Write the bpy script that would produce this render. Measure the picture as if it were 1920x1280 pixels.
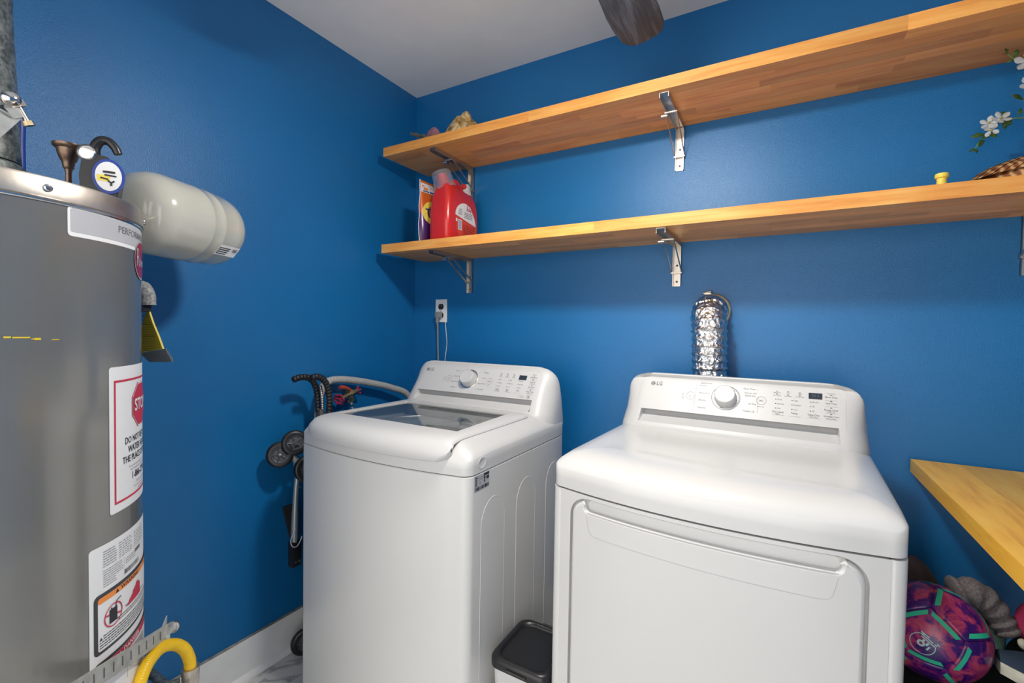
import bpy, bmesh, math, random
from mathutils import Vector, Matrix
from math import sin, cos, pi, radians, sqrt
R = random.Random(7)
for o in list(bpy.data.objects): bpy.data.objects.remove(o)
scn = bpy.context.scene
COL = scn.collection

# ------------------------------------------------------------ camera, world, light
cam_d = bpy.data.cameras.new('camera'); cam = bpy.data.objects.new('camera', cam_d); COL.objects.link(cam)
right = Vector((0.86433, 0.50267, 0.01597)); up = Vector((-0.02754, 0.01561, 0.99950)); fwd = Vector((-0.50217, 0.86434, -0.02734))
m = Matrix((right, up, -fwd)).transposed().to_4x4(); m.translation = Vector((1.62396, -1.79293, 1.26186))
cam.matrix_world = m
cam_d.sensor_width = 36; cam_d.lens = 860.257 / 1920 * 36; cam_d.clip_start = 0.02
scn.camera = cam
scn.view_settings.view_transform = 'Standard'; scn.view_settings.look = 'None'
scn.view_settings.gamma = 1; scn.view_settings.use_curve_mapping = False
scn.view_settings.exposure = 0.37
world = bpy.data.worlds.new('world'); scn.world = world; world.use_nodes = True
world.node_tree.nodes['Background'].inputs[0].default_value = (1.0, 0.965, 0.92, 1)
world.node_tree.nodes['Background'].inputs[1].default_value = 2.15
LAMP_E = 250.0

# ------------------------------------------------------------ materials
def nt(name):
    m = bpy.data.materials.new(name); m.use_nodes = True
    return m, m.node_tree, m.node_tree.nodes['Principled BSDF']
def setb(b, color=None, rough=None, metal=None, spec=None, coat=None):
    if color is not None: b.inputs['Base Color'].default_value = (*color, 1)
    if rough is not None: b.inputs['Roughness'].default_value = rough
    if metal is not None: b.inputs['Metallic'].default_value = metal
    if spec is not None: b.inputs['Specular IOR Level'].default_value = spec
    if coat is not None: b.inputs['Coat Weight'].default_value = coat; b.inputs['Coat Roughness'].default_value = 0.08
def texco(t, scale=(1, 1, 1), obj=True):
    tc = t.nodes.new('ShaderNodeTexCoord'); mp = t.nodes.new('ShaderNodeMapping'); mp.inputs['Scale'].default_value = scale
    t.links.new(tc.outputs['Object' if obj else 'Generated'], mp.inputs[0]); return mp
def noise(t, vec, scale, detail=3, rough=.5, dist=0):
    n = t.nodes.new('ShaderNodeTexNoise'); n.inputs['Scale'].default_value = scale; n.inputs['Detail'].default_value = detail
    n.inputs['Roughness'].default_value = rough; n.inputs['Distortion'].default_value = dist
    t.links.new(vec.outputs[0], n.inputs['Vector']); return n
def ramp(t, fac, stops, interp='LINEAR'):
    r = t.nodes.new('ShaderNodeValToRGB'); r.color_ramp.interpolation = interp
    e = r.color_ramp.elements
    while len(e) < len(stops): e.new(0.5)
    for k, (p, c) in enumerate(stops): e[k].position = p; e[k].color = (*c, 1) if len(c) == 3 else c
    t.links.new(fac, r.inputs[0]); return r
def bump(t, b, h, strength, dist=0.01):
    n = t.nodes.new('ShaderNodeBump'); n.inputs['Strength'].default_value = strength; n.inputs['Distance'].default_value = dist
    t.links.new(h, n.inputs['Height']); t.links.new(n.outputs[0], b.inputs['Normal']); return n
def simple(name, color, rough=.5, metal=0, spec=.5, coat=0, var=.06, nscale=8, bmp=0, bscale=200, bdist=.001):
    m, t, b = nt(name); setb(b, color, rough, metal, spec, coat)
    mp = texco(t); n = noise(t, mp, nscale)
    lo = tuple(c * (1 - var) for c in color); hi = tuple(min(1, c * (1 + var)) for c in color)
    r = ramp(t, n.outputs[0], [(.3, lo), (.7, hi)]); t.links.new(r.outputs[0], b.inputs['Base Color'])
    if bmp: bump(t, b, noise(t, mp, bscale, 2).outputs[0], bmp, bdist)
    return m
M = {}
def wallmat():
    m, t, b = nt('blue_paint'); mp = texco(t)
    n = noise(t, mp, 2.2, 3)
    r = ramp(t, n.outputs[0], [(.3, (0.0040, 0.138, 0.370)), (.7, (0.0055, 0.158, 0.418))])
    t.links.new(r.outputs[0], b.inputs['Base Color'])
    n2 = noise(t, mp, 380, 2); bump(t, b, n2.outputs[0], .5, .0016)
    setb(b, rough=.36, spec=.52); return m
M['wall'] = wallmat()
M['ceil'] = simple('ceiling_paint', (.92, .92, .90), .8, bmp=.15, bscale=180, var=.02)
M['white'] = simple('white_enamel', (.63, .63, .62), .26, var=.012, nscale=3, coat=.2)
M['whiteplastic'] = simple('white_plastic', (.58, .58, .575), .36, spec=.4, var=.01)
M['panel'] = simple('panel_plastic', (.56, .56, .56), .38, var=.01)
M['trim'] = simple('trim_paint', (.86, .86, .85), .4, var=.04, nscale=14)
M['dust'] = simple('dusty_ledge', (.33, .31, .27), .9, var=.3, nscale=60)
M['grout'] = simple('dark_seam', (.12, .12, .12), .7)
M['black'] = simple('black_plastic', (.012, .012, .014), .35, bmp=.1)
M['blackcloth'] = simple('black_cloth', (.010, .010, .012), .9, bmp=.4, bscale=500)
M['foam'] = simple('black_foam', (.014, .014, .016), .45)
M['chrome'] = simple('chrome', (.75, .74, .72), .18, 1, var=.1)
M['steel'] = simple('brushed_steel', (.58, .53, .47), .38, 1, var=.12, nscale=30, bmp=.1, bscale=120)
M['brass'] = simple('brass', (.52, .42, .26), .35, 1, var=.25, nscale=40)
M['bronze'] = simple('bronze', (.17, .115, .085), .35, .85, var=.3, nscale=60)
M['print'] = simple('grey_print', (.16, .16, .17), .6)
M['lightprint'] = simple('light_grey_print', (.17, .17, .19), .6)
M['blackprint'] = simple('black_print', (.022, .022, .03), .6)
M['redprint'] = simple('red_print', (.55, .03, .07), .5)
M['orangeprint'] = simple('orange_print', (.85, .27, .05), .5)
M['labelwhite'] = simple('label_paper', (.78, .79, .80), .45, var=.02)
M['labelgrey'] = simple('label_grey', (.45, .46, .49), .4, var=.03)
M['display'] = simple('display_glass', (.03, .04, .055), .12)
M['red'] = simple('red_plastic', (.62, .022, .02), .28, var=.05, coat=.3)
M['redpaint'] = simple('red_handle_paint', (.42, .02, .06), .4, var=.2, nscale=90)
M['redlever'] = simple('red_lever_sleeve', (.45, .06, .04), .5, var=.2)
M['yellow'] = simple('yellow_plastic', (.80, .50, .01), .32, var=.05)
M['paleyellow'] = simple('pale_yellow', (.85, .68, .09), .4)
M['tag'] = simple('yellow_tag', (.66, .50, .03), .5)
M['hosegrey'] = simple('hose_grey', (.42, .42, .40), .45, var=.06)
M['cord'] = simple('grey_cord', (.24, .25, .25), .5)
M['whitecord'] = simple('white_cord', (.7, .7, .72), .5)
M['silver'] = simple('silver_tube', (.42, .47, .47), .35, .6)
M['wheelhub'] = simple('wheel_hub_grey', (.06, .065, .075), .45)
M['greentrim'] = simple('ball_green', (.03, .50, .30), .4)
M['leaf'] = simple('leaf_green', (.10, .19, .035), .5, var=.45, nscale=60)
M['petal'] = simple('petal_white', (.80, .82, .80), .6, var=.05, nscale=60)
M['stamen'] = simple('stamen', (.45, .36, .05), .6)
M['mint'] = simple('mint_rubber', (.26, .50, .42), .6)
M['pink'] = simple('pink_fabric', (.42, .025, .10), .8, var=.25, nscale=25, bmp=.3)
M['heather'] = simple('grey_heather_cloth', (.13, .115, .12), .95, var=.35, nscale=220, bmp=.4, bscale=400)
M['towel'] = simple('brown_grey_cloth', (.075, .058, .062), .95, var=.3, nscale=30, bmp=.4, bscale=400)
M['cream'] = simple('cream_rubber', (.50, .50, .42), .7, var=.15, nscale=60)
M['insul'] = simple('pipe_insulation', (.28, .28, .28), .8, var=.5, nscale=160, bmp=.6, bscale=200)
M['tank'] = simple('tank_paint', (.47, .465, .41), .16, var=.06, nscale=6, coat=.4)
M['hallpaint'] = simple('hall_paint', (.7, .68, .64), .8)
M['blue'] = simple('blue_pex', (.01, .045, .30), .4)
def galv():
    m, t, b = nt('galvanised_steel'); mp = texco(t)
    n0 = noise(t, mp, 130, 5, .7, .4); n = noise(t, mp, 28, 5, .6, 1.2); mx = t.nodes.new('ShaderNodeMath'); mx.operation = 'ADD'
    t.links.new(n0.outputs[0], mx.inputs[0]); t.links.new(n.outputs[0], mx.inputs[1])
    hf = t.nodes.new('ShaderNodeMath'); hf.operation = 'MULTIPLY'; hf.inputs[1].default_value = .5; t.links.new(mx.outputs[0], hf.inputs[0])
    r = ramp(t, hf.outputs[0], [(.42, (.10, .12, .115)), (.60, (.34, .37, .36))]); t.links.new(r.outputs[0], b.inputs['Base Color'])
    setb(b, rough=.46, metal=.7); bump(t, b, n.outputs[0], .3, .002); return m
M['galv'] = galv()
M['zinc'] = simple('dull_zinc', (.50, .51, .49), .42, .55, var=.18, nscale=45)
def heatermat():
    m, t, b = nt('heater_grey_enamel'); mp = texco(t)
    setb(b, rough=.24, metal=.5, coat=.4)
    n = noise(t, mp, 5, 3); r = ramp(t, n.outputs[0], [(.3, (.215, .215, .205)), (.7, (.255, .252, .238))])
    mp2 = texco(t, (18, 18, 60)); n2 = noise(t, mp2, 1.3, 4, .7)          # pale scuffs
    s = ramp(t, n2.outputs[0], [(.735, (0, 0, 0)), (.76, (1, 1, 1))])
    mx = t.nodes.new('ShaderNodeMixRGB'); t.links.new(s.outputs[0], mx.inputs[0]); t.links.new(r.outputs[0], mx.inputs[1])
    mx.inputs[2].default_value = (.36, .34, .28, 1); t.links.new(mx.outputs[0], b.inputs['Base Color'])
    return m
M['heater'] = heatermat()
def woodmat(name, cols, axis=0, gs=1.0, rough=.36):
    m, t, b = nt(name)
    sc = [70, 70, 70]; sc[axis] = 5
    tc = t.nodes.new('ShaderNodeTexCoord'); oi = t.nodes.new('ShaderNodeObjectInfo')
    off = t.nodes.new('ShaderNodeVectorMath'); off.operation = 'SCALE'; off.inputs['Scale'].default_value = 11.0
    cmb = t.nodes.new('ShaderNodeCombineXYZ')
    for k in range(3): t.links.new(oi.outputs['Random'], cmb.inputs[k])
    t.links.new(cmb.outputs[0], off.inputs[0])
    ad = t.nodes.new('ShaderNodeVectorMath'); ad.operation = 'ADD'
    t.links.new(tc.outputs['Object'], ad.inputs[0]); t.links.new(off.outputs[0], ad.inputs[1])
    mp = t.nodes.new('ShaderNodeMapping'); mp.inputs['Scale'].default_value = [s * gs for s in sc]; t.links.new(ad.outputs[0], mp.inputs[0])
    n = noise(t, mp, 1.0, 6, .6, .6)
    mp3 = t.nodes.new('ShaderNodeMapping'); s3 = [16, 16, 16]; s3[axis] = 2.2; mp3.inputs['Scale'].default_value = s3; t.links.new(ad.outputs[0], mp3.inputs[0])
    n3 = noise(t, mp3, 1.0, 3, .5, 1.2)
    add = t.nodes.new('ShaderNodeMath'); add.operation = 'MULTIPLY_ADD'; t.links.new(n.outputs[0], add.inputs[0]); add.inputs[1].default_value = .5
    hf = t.nodes.new('ShaderNodeMath'); hf.operation = 'MULTIPLY'; hf.inputs[1].default_value = .5; t.links.new(n3.outputs[0], hf.inputs[0]); t.links.new(hf.outputs[0], add.inputs[2])
    r = ramp(t, add.outputs[0], [(.30, cols[0]), (.48, cols[1]), (.68, cols[2])])
    hv = t.nodes.new('ShaderNodeHueSaturation'); t.links.new(r.outputs[0], hv.inputs['Color'])
    mr = t.nodes.new('ShaderNodeMapRange'); mr.inputs[3].default_value = .80; mr.inputs[4].default_value = 1.15
    t.links.new(oi.outputs['Random'], mr.inputs[0]); t.links.new(mr.outputs[0], hv.inputs['Value'])
    t.links.new(hv.outputs[0], b.inputs['Base Color']); setb(b, rough=rough)
    bump(t, b, n.outputs[0], .12, .001); return m
M['wood'] = woodmat('birch_block', [(.60, .205, .038), (.82, .355, .078), (.90, .50, .15)], 0)
M['counter'] = woodmat('counter_block', [(.66, .28, .018), (.95, .50, .05), (.98, .60, .09)], 1)
M['fanblade'] = woodmat('grey_blade_grain', [(.012, .014, .018), (.040, .047, .060), (.13, .15, .185)], 1, 1.6, .5)
M['fanmetal'] = simple('dark_bronze_fan', (.03, .028, .028), .4, .5)
def ballmat():
    m, t, b = nt('tie_dye_ball'); mp = texco(t); n = noise(t, mp, 26, 5, .66, .8)
    r = ramp(t, n.outputs[0], [(.40, (.030, .006, .12)), (.47, (.07, .008, .16)), (.53, (.34, .03, .13)), (.68, (.52, .085, .13))])
    t.links.new(r.outputs[0], b.inputs['Base Color']); setb(b, rough=.28); return m
M['ball'] = ballmat()
def stone():
    m, t, b = nt('marble_look_tile'); mp = texco(t); n = noise(t, mp, 3, 6, .6, 1.8)
    r = ramp(t, n.outputs[0], [(.44, (.68, .68, .66)), (.495, (.30, .31, .32)), (.52, (.62, .62, .61)), (.8, (.74, .74, .72))])
    t.links.new(r.outputs[0], b.inputs['Base Color']); setb(b, rough=.3); return m
M['tile'] = stone()
def foil():
    m, t, b = nt('crinkled_foil'); mp = texco(t)
    v = t.nodes.new('ShaderNodeTexVoronoi'); v.inputs['Scale'].default_value = 75; t.links.new(mp.outputs[0], v.inputs['Vector'])
    n = noise(t, mp, 60, 4, .6, 1.5); mx = t.nodes.new('ShaderNodeMath'); mx.operation = 'ADD'
    t.links.new(v.outputs['Distance'], mx.inputs[0]); t.links.new(n.outputs[0], mx.inputs[1])
    setb(b, (.80, .80, .80), .16, 1); bump(t, b, mx.outputs[0], .8, .006); return m
M['foil'] = foil()
def coral():
    m, t, b = nt('coral_stone'); mp = texco(t); n = noise(t, mp, 26, 5, .6, .6)
    r = ramp(t, n.outputs[0], [(.36, (.16, .08, .02)), (.48, (.50, .30, .10)), (.60, (.70, .55, .32)), (.72, (.72, .70, .66))])
    t.links.new(r.outputs[0], b.inputs['Base Color']); setb(b, rough=.75); bump(t, b, n.outputs[0], .8, .008); return m
M['coral'] = coral()
M['shellpurple'] = simple('purple_shell', (.30, .13, .16), .4, var=.35, nscale=40)
M['shellcream'] = simple('oyster_shell', (.42, .40, .32), .6, var=.4, nscale=60, bmp=.5, bscale=90)
M['pouch'] = None
def pouchmat():
    m, t, b = nt('pouch_film'); mp = texco(t)
    sx = t.nodes.new('ShaderNodeSeparateXYZ'); t.links.new(mp.outputs[0], sx.inputs[0])
    n = noise(t, mp, 22, 4, .6, .5)
    ad = t.nodes.new('ShaderNodeMath'); ad.operation = 'MULTIPLY_ADD'; ad.inputs[1].default_value = .07; t.links.new(n.outputs[0], ad.inputs[0]); t.links.new(sx.outputs[2], ad.inputs[2])
    r = ramp(t, ad.outputs[0], [(.0, (.10, .01, .03)), (.10, (.06, .015, .12)), (.155, (.10, .02, .16)), (.17, (.62, .09, .015)), (.30, (.60, .14, .02))])
    t.links.new(r.outputs[0], b.inputs['Base Color']); setb(b, rough=.25); return m
M['pouch'] = pouchmat()
def basketmat():
    m, t, b = nt('woven_straw'); mp = texco(t, (1, 1, 1)); w = t.nodes.new('ShaderNodeTexWave'); w.inputs['Scale'].default_value = 22
    w.inputs['Distortion'].default_value = 6; t.links.new(mp.outputs[0], w.inputs[0])
    r = ramp(t, w.outputs[0], [(.2, (.20, .065, .018)), (.6, (.36, .15, .05)), (.95, (.55, .34, .15))]); t.links.new(r.outputs[0], b.inputs['Base Color'])
    setb(b, rough=.7); bump(t, b, w.outputs[0], .5, .004); return m
M['straw'] = basketmat()
def glassmat(name, tint, ior=1.45, frac=.12):
    m = bpy.data.materials.new(name); m.use_nodes = True; t = m.node_tree; t.nodes.clear()
    o = t.nodes.new('ShaderNodeOutputMaterial'); mx = t.nodes.new('ShaderNodeMixShader'); tr = t.nodes.new('ShaderNodeBsdfTransparent')
    gl = t.nodes.new('ShaderNodeBsdfGlossy'); fr = t.nodes.new('ShaderNodeFresnel'); fr.inputs[0].default_value = ior
    mt = t.nodes.new('ShaderNodeMath'); mt.operation = 'MULTIPLY_ADD'; mt.inputs[1].default_value = 1.15; mt.inputs[2].default_value = frac; mt.use_clamp = True
    tr.inputs[0].default_value = (*tint, 1); gl.inputs['Roughness'].default_value = .03
    ge = t.nodes.new('ShaderNodeNewGeometry'); iv = t.nodes.new('ShaderNodeMath'); iv.operation = 'SUBTRACT'; iv.inputs[0].default_value = 1; t.links.new(ge.outputs['Backfacing'], iv.inputs[1])
    ml = t.nodes.new('ShaderNodeMath'); ml.operation = 'MULTIPLY'   # reflect on the outer faces only
    t.links.new(fr.outputs[0], mt.inputs[0]); t.links.new(mt.outputs[0], ml.inputs[0]); t.links.new(iv.outputs[0], ml.inputs[1]); t.links.new(ml.outputs[0], mx.inputs[0]); t.links.new(tr.outputs[0], mx.inputs[1]); t.links.new(gl.outputs[0], mx.inputs[2]); t.links.new(mx.outputs[0], o.inputs[0])
    return m
M['lidglass'] = glassmat('tinted_lid_glass', (.80, .83, .84), 1.5, .02)
M['cupplastic'] = glassmat('clear_cup_plastic', (.86, .89, .95), 1.3, .03)
def cloudy(m):
    t = m.node_tree; o = [n for n in t.nodes if n.type == 'OUTPUT_MATERIAL'][0]; src = o.inputs[0].links[0].from_socket
    d = t.nodes.new('ShaderNodeBsdfDiffuse'); d.inputs[0].default_value = (.70, .76, .86, 1); mx = t.nodes.new('ShaderNodeMixShader'); mx.inputs[0].default_value = .16
    t.links.new(src, mx.inputs[1]); t.links.new(d.outputs[0], mx.inputs[2]); t.links.new(mx.outputs[0], o.inputs[0])
cloudy(M['cupplastic'])
def emit(name, c, s):
    m, t, b = nt(name); setb(b, c, .4); b.inputs['Emission Color'].default_value = (*c, 1); b.inputs['Emission Strength'].default_value = s; return m
M['lamp'] = emit('frosted_lamp_glass', (1, .95, .88), LAMP_E)

# ------------------------------------------------------------ builders
MATW = {}
def mesh_from(bm, name, mat, smooth=False, angle=40):
    me = bpy.data.meshes.new(name); bm.normal_update(); bm.to_mesh(me); bm.free()
    mats = mat if isinstance(mat, (list, tuple)) else [mat]
    for q in mats: me.materials.append(q)
    if smooth:
        me.shade_smooth()
        try: me.set_sharp_from_angle(angle=radians(angle))
        except Exception: pass
    return me
def wmat(o):
    return MATW.get(o.name, Matrix.Identity(4))
def put(name, bm, mat, parent=None, smooth=False, angle=40, local=False):
    """bm in world coordinates (or in the thing's own frame with local=True)"""
    if parent is not None and not local: bm.transform(wmat(parent).inverted())
    o = bpy.data.objects.new(name, mesh_from(bm, name, mat, smooth, angle)); COL.objects.link(o)
    if parent is not None: o.parent = parent
    MATW[o.name] = wmat(parent) if parent is not None else Matrix.Identity(4)
    return o
def thing(name, loc, label, cat, rz=0, group=None):
    o = bpy.data.objects.new(name, None); COL.objects.link(o); o.location = loc; o.rotation_euler = (0, 0, rz); o.empty_display_size = .05
    o['label'] = label; o['category'] = cat
    if group: o['group'] = group
    MATW[o.name] = Matrix.Translation(loc) @ Matrix.Rotation(rz, 4, 'Z'); return o
def solo(name, bm, mat, label, cat, smooth=True, angle=40, group=None):
    """thing that is one mesh: origin at its base centre"""
    xs = [v.co for v in bm.verts]; c = Vector(((min(v.x for v in xs) + max(v.x for v in xs)) / 2, (min(v.y for v in xs) + max(v.y for v in xs)) / 2, min(v.z for v in xs)))
    bm.transform(Matrix.Translation(-c)); o = bpy.data.objects.new(name, mesh_from(bm, name, mat, smooth, angle)); COL.objects.link(o); o.location = c
    o['label'] = label; o['category'] = cat
    if group: o['group'] = group
    MATW[o.name] = Matrix.Translation(c); return o
def struct(name, bm, mat, smooth=False):
    o = put(name, bm, mat, None, smooth); o['kind'] = 'structure'; return o
def BM(): return bmesh.new()
def box(bm, x0, x1, y0, y1, z0, z1, bev=0, seg=2):
    r = bmesh.ops.create_cube(bm, size=1); vs = r['verts']
    for v in vs: v.co = Vector((x0 + (v.co.x + .5) * (x1 - x0), y0 + (v.co.y + .5) * (y1 - y0), z0 + (v.co.z + .5) * (z1 - z0)))
    if bev:
        es = list({e for v in vs for e in v.link_edges}); bmesh.ops.bevel(bm, geom=es, offset=bev, segments=seg, affect='EDGES', profile=.5)
    return bm
def frame_of(d):
    d = d.normalized(); a = Vector((0, 0, 1)) if abs(d.z) < .9 else Vector((1, 0, 0)); u = d.cross(a).normalized(); return u, u.cross(d).normalized()
def spline(pts, n):
    P = [Vector(p) for p in pts]; P = [P[0] * 2 - P[1]] + P + [P[-1] * 2 - P[-2]]; out = []
    for i in range(1, len(P) - 2):
        for k in range(n):
            t = k / n; a, b, c, d = P[i - 1:i + 3]
            out.append(.5 * ((2 * b) + (c - a) * t + (2 * a - 5 * b + 4 * c - d) * t * t + (3 * b - a - 3 * c + d) * t ** 3))
    out.append(P[-2]); return out
def resample(P, step):
    out = [P[0]]; acc = 0
    L = sum((P[i + 1] - P[i]).length for i in range(len(P) - 1)); n = max(2, int(L / step)); st = L / n; need = st
    for i in range(len(P) - 1):
        seg = (P[i + 1] - P[i]); l = seg.length; pos = 0
        while acc + (l - pos) >= need - 1e-9 and len(out) < n:
            pos += need - acc; acc = 0; out.append(P[i] + seg * (pos / l))
        acc += l - pos
    out.append(P[-1]); return out
def tube(bm, pts, r, seg=10, caps=True, rf=None, jit=0):
    P = [Vector(p) for p in pts]; rings = []; u = None
    for i, p in enumerate(P):
        d = (P[min(i + 1, len(P) - 1)] - P[max(i - 1, 0)])
        if d.length < 1e-9: d = Vector((0, 0, 1))
        d.normalize()
        if u is None: u, w = frame_of(d)
        else: u = (u - d * u.dot(d)).normalized(); w = d.cross(u)
        w = d.cross(u); rr = rf(i / (len(P) - 1), i) if rf else r
        ring = []
        for k in range(seg):
            a = 2 * pi * k / seg; q = rr * (1 + (R.uniform(-jit, jit) if jit else 0)); ring.append(bm.verts.new(p + (u * cos(a) + w * sin(a)) * q))
        rings.append(ring)
    for a, b in zip(rings, rings[1:]):
        for k in range(seg): bm.faces.new((a[k], a[(k + 1) % seg], b[(k + 1) % seg], b[k]))
    if caps: bm.faces.new(rings[0][::-1]); bm.faces.new(rings[-1])
    return bm
def cyl(bm, a, b, r, seg=16, r2=None):
    a, b = Vector(a), Vector(b); d = b - a; u, w = frame_of(d); r2 = r if r2 is None else r2
    A = [bm.verts.new(a + (u * cos(2 * pi * k / seg) + w * sin(2 * pi * k / seg)) * r) for k in range(seg)]
    B = [bm.verts.new(b + (u * cos(2 * pi * k / seg) + w * sin(2 * pi * k / seg)) * r2) for k in range(seg)]
    for k in range(seg): bm.faces.new((A[k], B[k], B[(k + 1) % seg], A[(k + 1) % seg]))
    bm.faces.new(A); bm.faces.new(B[::-1]); bmesh.ops.recalc_face_normals(bm, faces=bm.faces); return bm
def lathe(bm, prof, c=(0, 0, 0), axis=(0, 0, 1), seg=40, cap=True):
    c = Vector(c); ax = Vector(axis).normalized(); u, w = frame_of(ax); rings = []
    for r, h in prof:
        if r < 1e-6: rings.append([bm.verts.new(c + ax * h)])
        else: rings.append([bm.verts.new(c + ax * h + (u * cos(2 * pi * k / seg) + w * sin(2 * pi * k / seg)) * r) for k in range(seg)])
    for a, b in zip(rings, rings[1:]):
        for k in range(seg):
            k2 = (k + 1) % seg
            if len(a) == 1 and len(b) == 1: continue
            if len(a) == 1: bm.faces.new((a[0], b[k2], b[k]))
            elif len(b) == 1: bm.faces.new((a[k], a[k2], b[0]))
            else: bm.faces.new((a[k], a[k2], b[k2], b[k]))
    if cap:
        for rg in (rings[0], rings[-1]):
            if len(rg) > 1: bm.faces.new(rg)
    bmesh.ops.recalc_face_normals(bm, faces=bm.faces); return bm
def loft(bm, rings, cap0=True, cap1=True, closed=True):
    V = [[bm.verts.new(p) for p in r] for r in rings]; n = len(V[0])
    for a, b in zip(V, V[1:]):
        for k in range(n if closed else n - 1): bm.faces.new((a[k], a[(k + 1) % n], b[(k + 1) % n], b[k]))
    if cap0: bm.faces.new(V[0][::-1])
    if cap1: bm.faces.new(V[-1])
    return bm
def prism(bm, pts, off):
    """extrude polygon pts (3-D list) by vector off"""
    off = Vector(off); A = [bm.verts.new(Vector(p)) for p in pts]; B = [bm.verts.new(Vector(p) + off) for p in pts]; n = len(A)
    fs = [bm.faces.new(A), bm.faces.new(B[::-1])]
    for k in range(n): fs.append(bm.faces.new((A[k], B[k], B[(k + 1) % n], A[(k + 1) % n])))
    bmesh.ops.recalc_face_normals(bm, faces=bm.faces); return bm
def sphere(bm, c, r, sc=(1, 1, 1), u=16, v=10):
    q = bmesh.ops.create_uvsphere(bm, u_segments=u, v_segments=v, radius=r); 
    for x in q['verts']: x.co = Vector((x.co.x * sc[0], x.co.y * sc[1], x.co.z * sc[2])) + Vector(c)
    return bm

class Print2D:
    """flat print: rectangles, rings and text laid out in 2-D and mapped onto a surface"""
    def __init__(s): s.p = []; s.t = []
    def rect(s, x0, y0, x1, y1, n=1):
        for k in range(n):
            a = x0 + (x1 - x0) * k / n; b = x0 + (x1 - x0) * (k + 1) / n; s.p.append([(a, y0), (b, y0), (b, y1), (a, y1)])
        return s
    def rrect(s, x0, y0, x1, y1, r, n=24):
        xs = [x0 + (x1 - x0) * k / n for k in range(n + 1)] + [x0 + r * f for f in (.1, .3, .6, 1)] + [x1 - r * f for f in (.1, .3, .6, 1)]; xs = sorted(xs)
        def ins(x):
            d = min(x - x0, x1 - x)
            return 0 if d >= r else r - sqrt(max(0, r * r - (r - d) ** 2))
        for a, b in zip(xs, xs[1:]):
            if b - a > 1e-6: s.p.append([(a, y0 + ins(a)), (b, y0 + ins(b)), (b, y1 - ins(b)), (a, y1 - ins(a))])
        return s
    def ring(s, cx, cy, r0, r1, n=28, a0=0, a1=360, sy=1):
        for k in range(n):
            a = radians(a0 + (a1 - a0) * k / n); b = radians(a0 + (a1 - a0) * (k + 1) / n)
            if r0 > 0: s.p.append([(cx + r0 * cos(a), cy + r0 * sin(a) * sy), (cx + r1 * cos(a), cy + r1 * sin(a) * sy), (cx + r1 * cos(b), cy + r1 * sin(b) * sy), (cx + r0 * cos(b), cy + r0 * sin(b) * sy)])
            else: s.p.append([(cx, cy), (cx + r1 * cos(a), cy + r1 * sin(a) * sy), (cx + r1 * cos(b), cy + r1 * sin(b) * sy)])
        return s
    def line(s, x0, y0, x1, y1, w):
        dx, dy = x1 - x0, y1 - y0; l = sqrt(dx * dx + dy * dy); nx, ny = -dy / l * w / 2, dx / l * w / 2
        s.p.append([(x0 + nx, y0 + ny), (x1 + nx, y1 + ny), (x1 - nx, y1 - ny), (x0 - nx, y0 - ny)]); return s
    def poly(s, pts): s.p.append(pts); return s
    def text(s, st, x, y, size, align='CENTER', bold=0, sx=1): s.t.append((st, x, y, size, align, bold, sx)); return s
    def build(s, name, mat, parent, mapper, local=False):
        bm = BM()
        for q in s.p:
            try: bm.faces.new([bm.verts.new(mapper(x, y)) for x, y in q])
            except ValueError: pass
        tmp = []
        for st, x, y, size, al, bold, sx in s.t:
            c = bpy.data.curves.new('txt', 'FONT'); c.body = st; c.size = size; c.align_x = al; c.align_y = 'CENTER'; c.offset = bold * size; c.resolution_u = 2 if size < .02 else 4
            o = bpy.data.objects.new('txt', c); COL.objects.link(o); tmp.append((o, x, y, sx))
        if tmp:
            bpy.context.view_layer.update(); dg = bpy.context.evaluated_depsgraph_get()
            for o, x, y, sx in tmp:
                me = bpy.data.meshes.new_from_object(o.evaluated_get(dg)); vs = [bm.verts.new(mapper(x + v.co.x * sx, y + v.co.y)) for v in me.vertices]
                for f in me.polygons:
                    try: bm.faces.new([vs[i] for i in f.vertices])
                    except ValueError: pass
                bpy.data.meshes.remove(me)
            for o, *_ in tmp:
                c = o.data; bpy.data.objects.remove(o); bpy.data.curves.remove(c)
        return put(name, bm, mat, parent, local=local)

# ------------------------------------------------------------ the room
H = 2.427; XR = 2.62; YF = -2.30
bm = BM(); box(bm, -.12, 0, YF - .12, .12, 0, H); struct('wall_left', bm, M['wall'])
bm = BM(); box(bm, 0, XR, 0, .12, 0, H); struct('wall_back', bm, M['wall'])
bm = BM(); box(bm, XR, XR + .12, YF - .12, .12, 0, H); struct('wall_right', bm, M['wall'])
DX0, DX1, DZ = 0.20, 2.25, 2.02  # unseen opening, width and position shaped for the light it lets in
bm = BM(); box(bm, 0, DX0, YF - .12, YF, 0, H); box(bm, DX1, XR, YF - .12, YF, 0, H); box(bm, DX0, DX1, YF - .12, YF, DZ, H); struct('wall_front', bm, M['wall'])
bm = BM(); box(bm, -.12, XR + .12, YF - .12, .12, H, H + .1); struct('ceiling', bm, M['ceil'])
bm = BM(); box(bm, -.12, XR + .12, YF - 1.3, .12, -.1, -.004); fl = struct('floor', bm, M['tile'])
tb = BM(); box(tb, -.298, .298, -.148, .148, -.008, 0, .0012, 1); tme = mesh_from(tb, 'floor_tile', M['tile'])
for i in range(5):
    for j in range(8):
        cx, cy = .16 + i * .6 + (.3 if j % 2 else 0) - .3, -.15 - j * .3
        if cx > XR - .15: continue
        o = bpy.data.objects.new('floor_tile', tme); COL.objects.link(o); o.location = (cx, cy, 0); o.parent = fl
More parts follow.
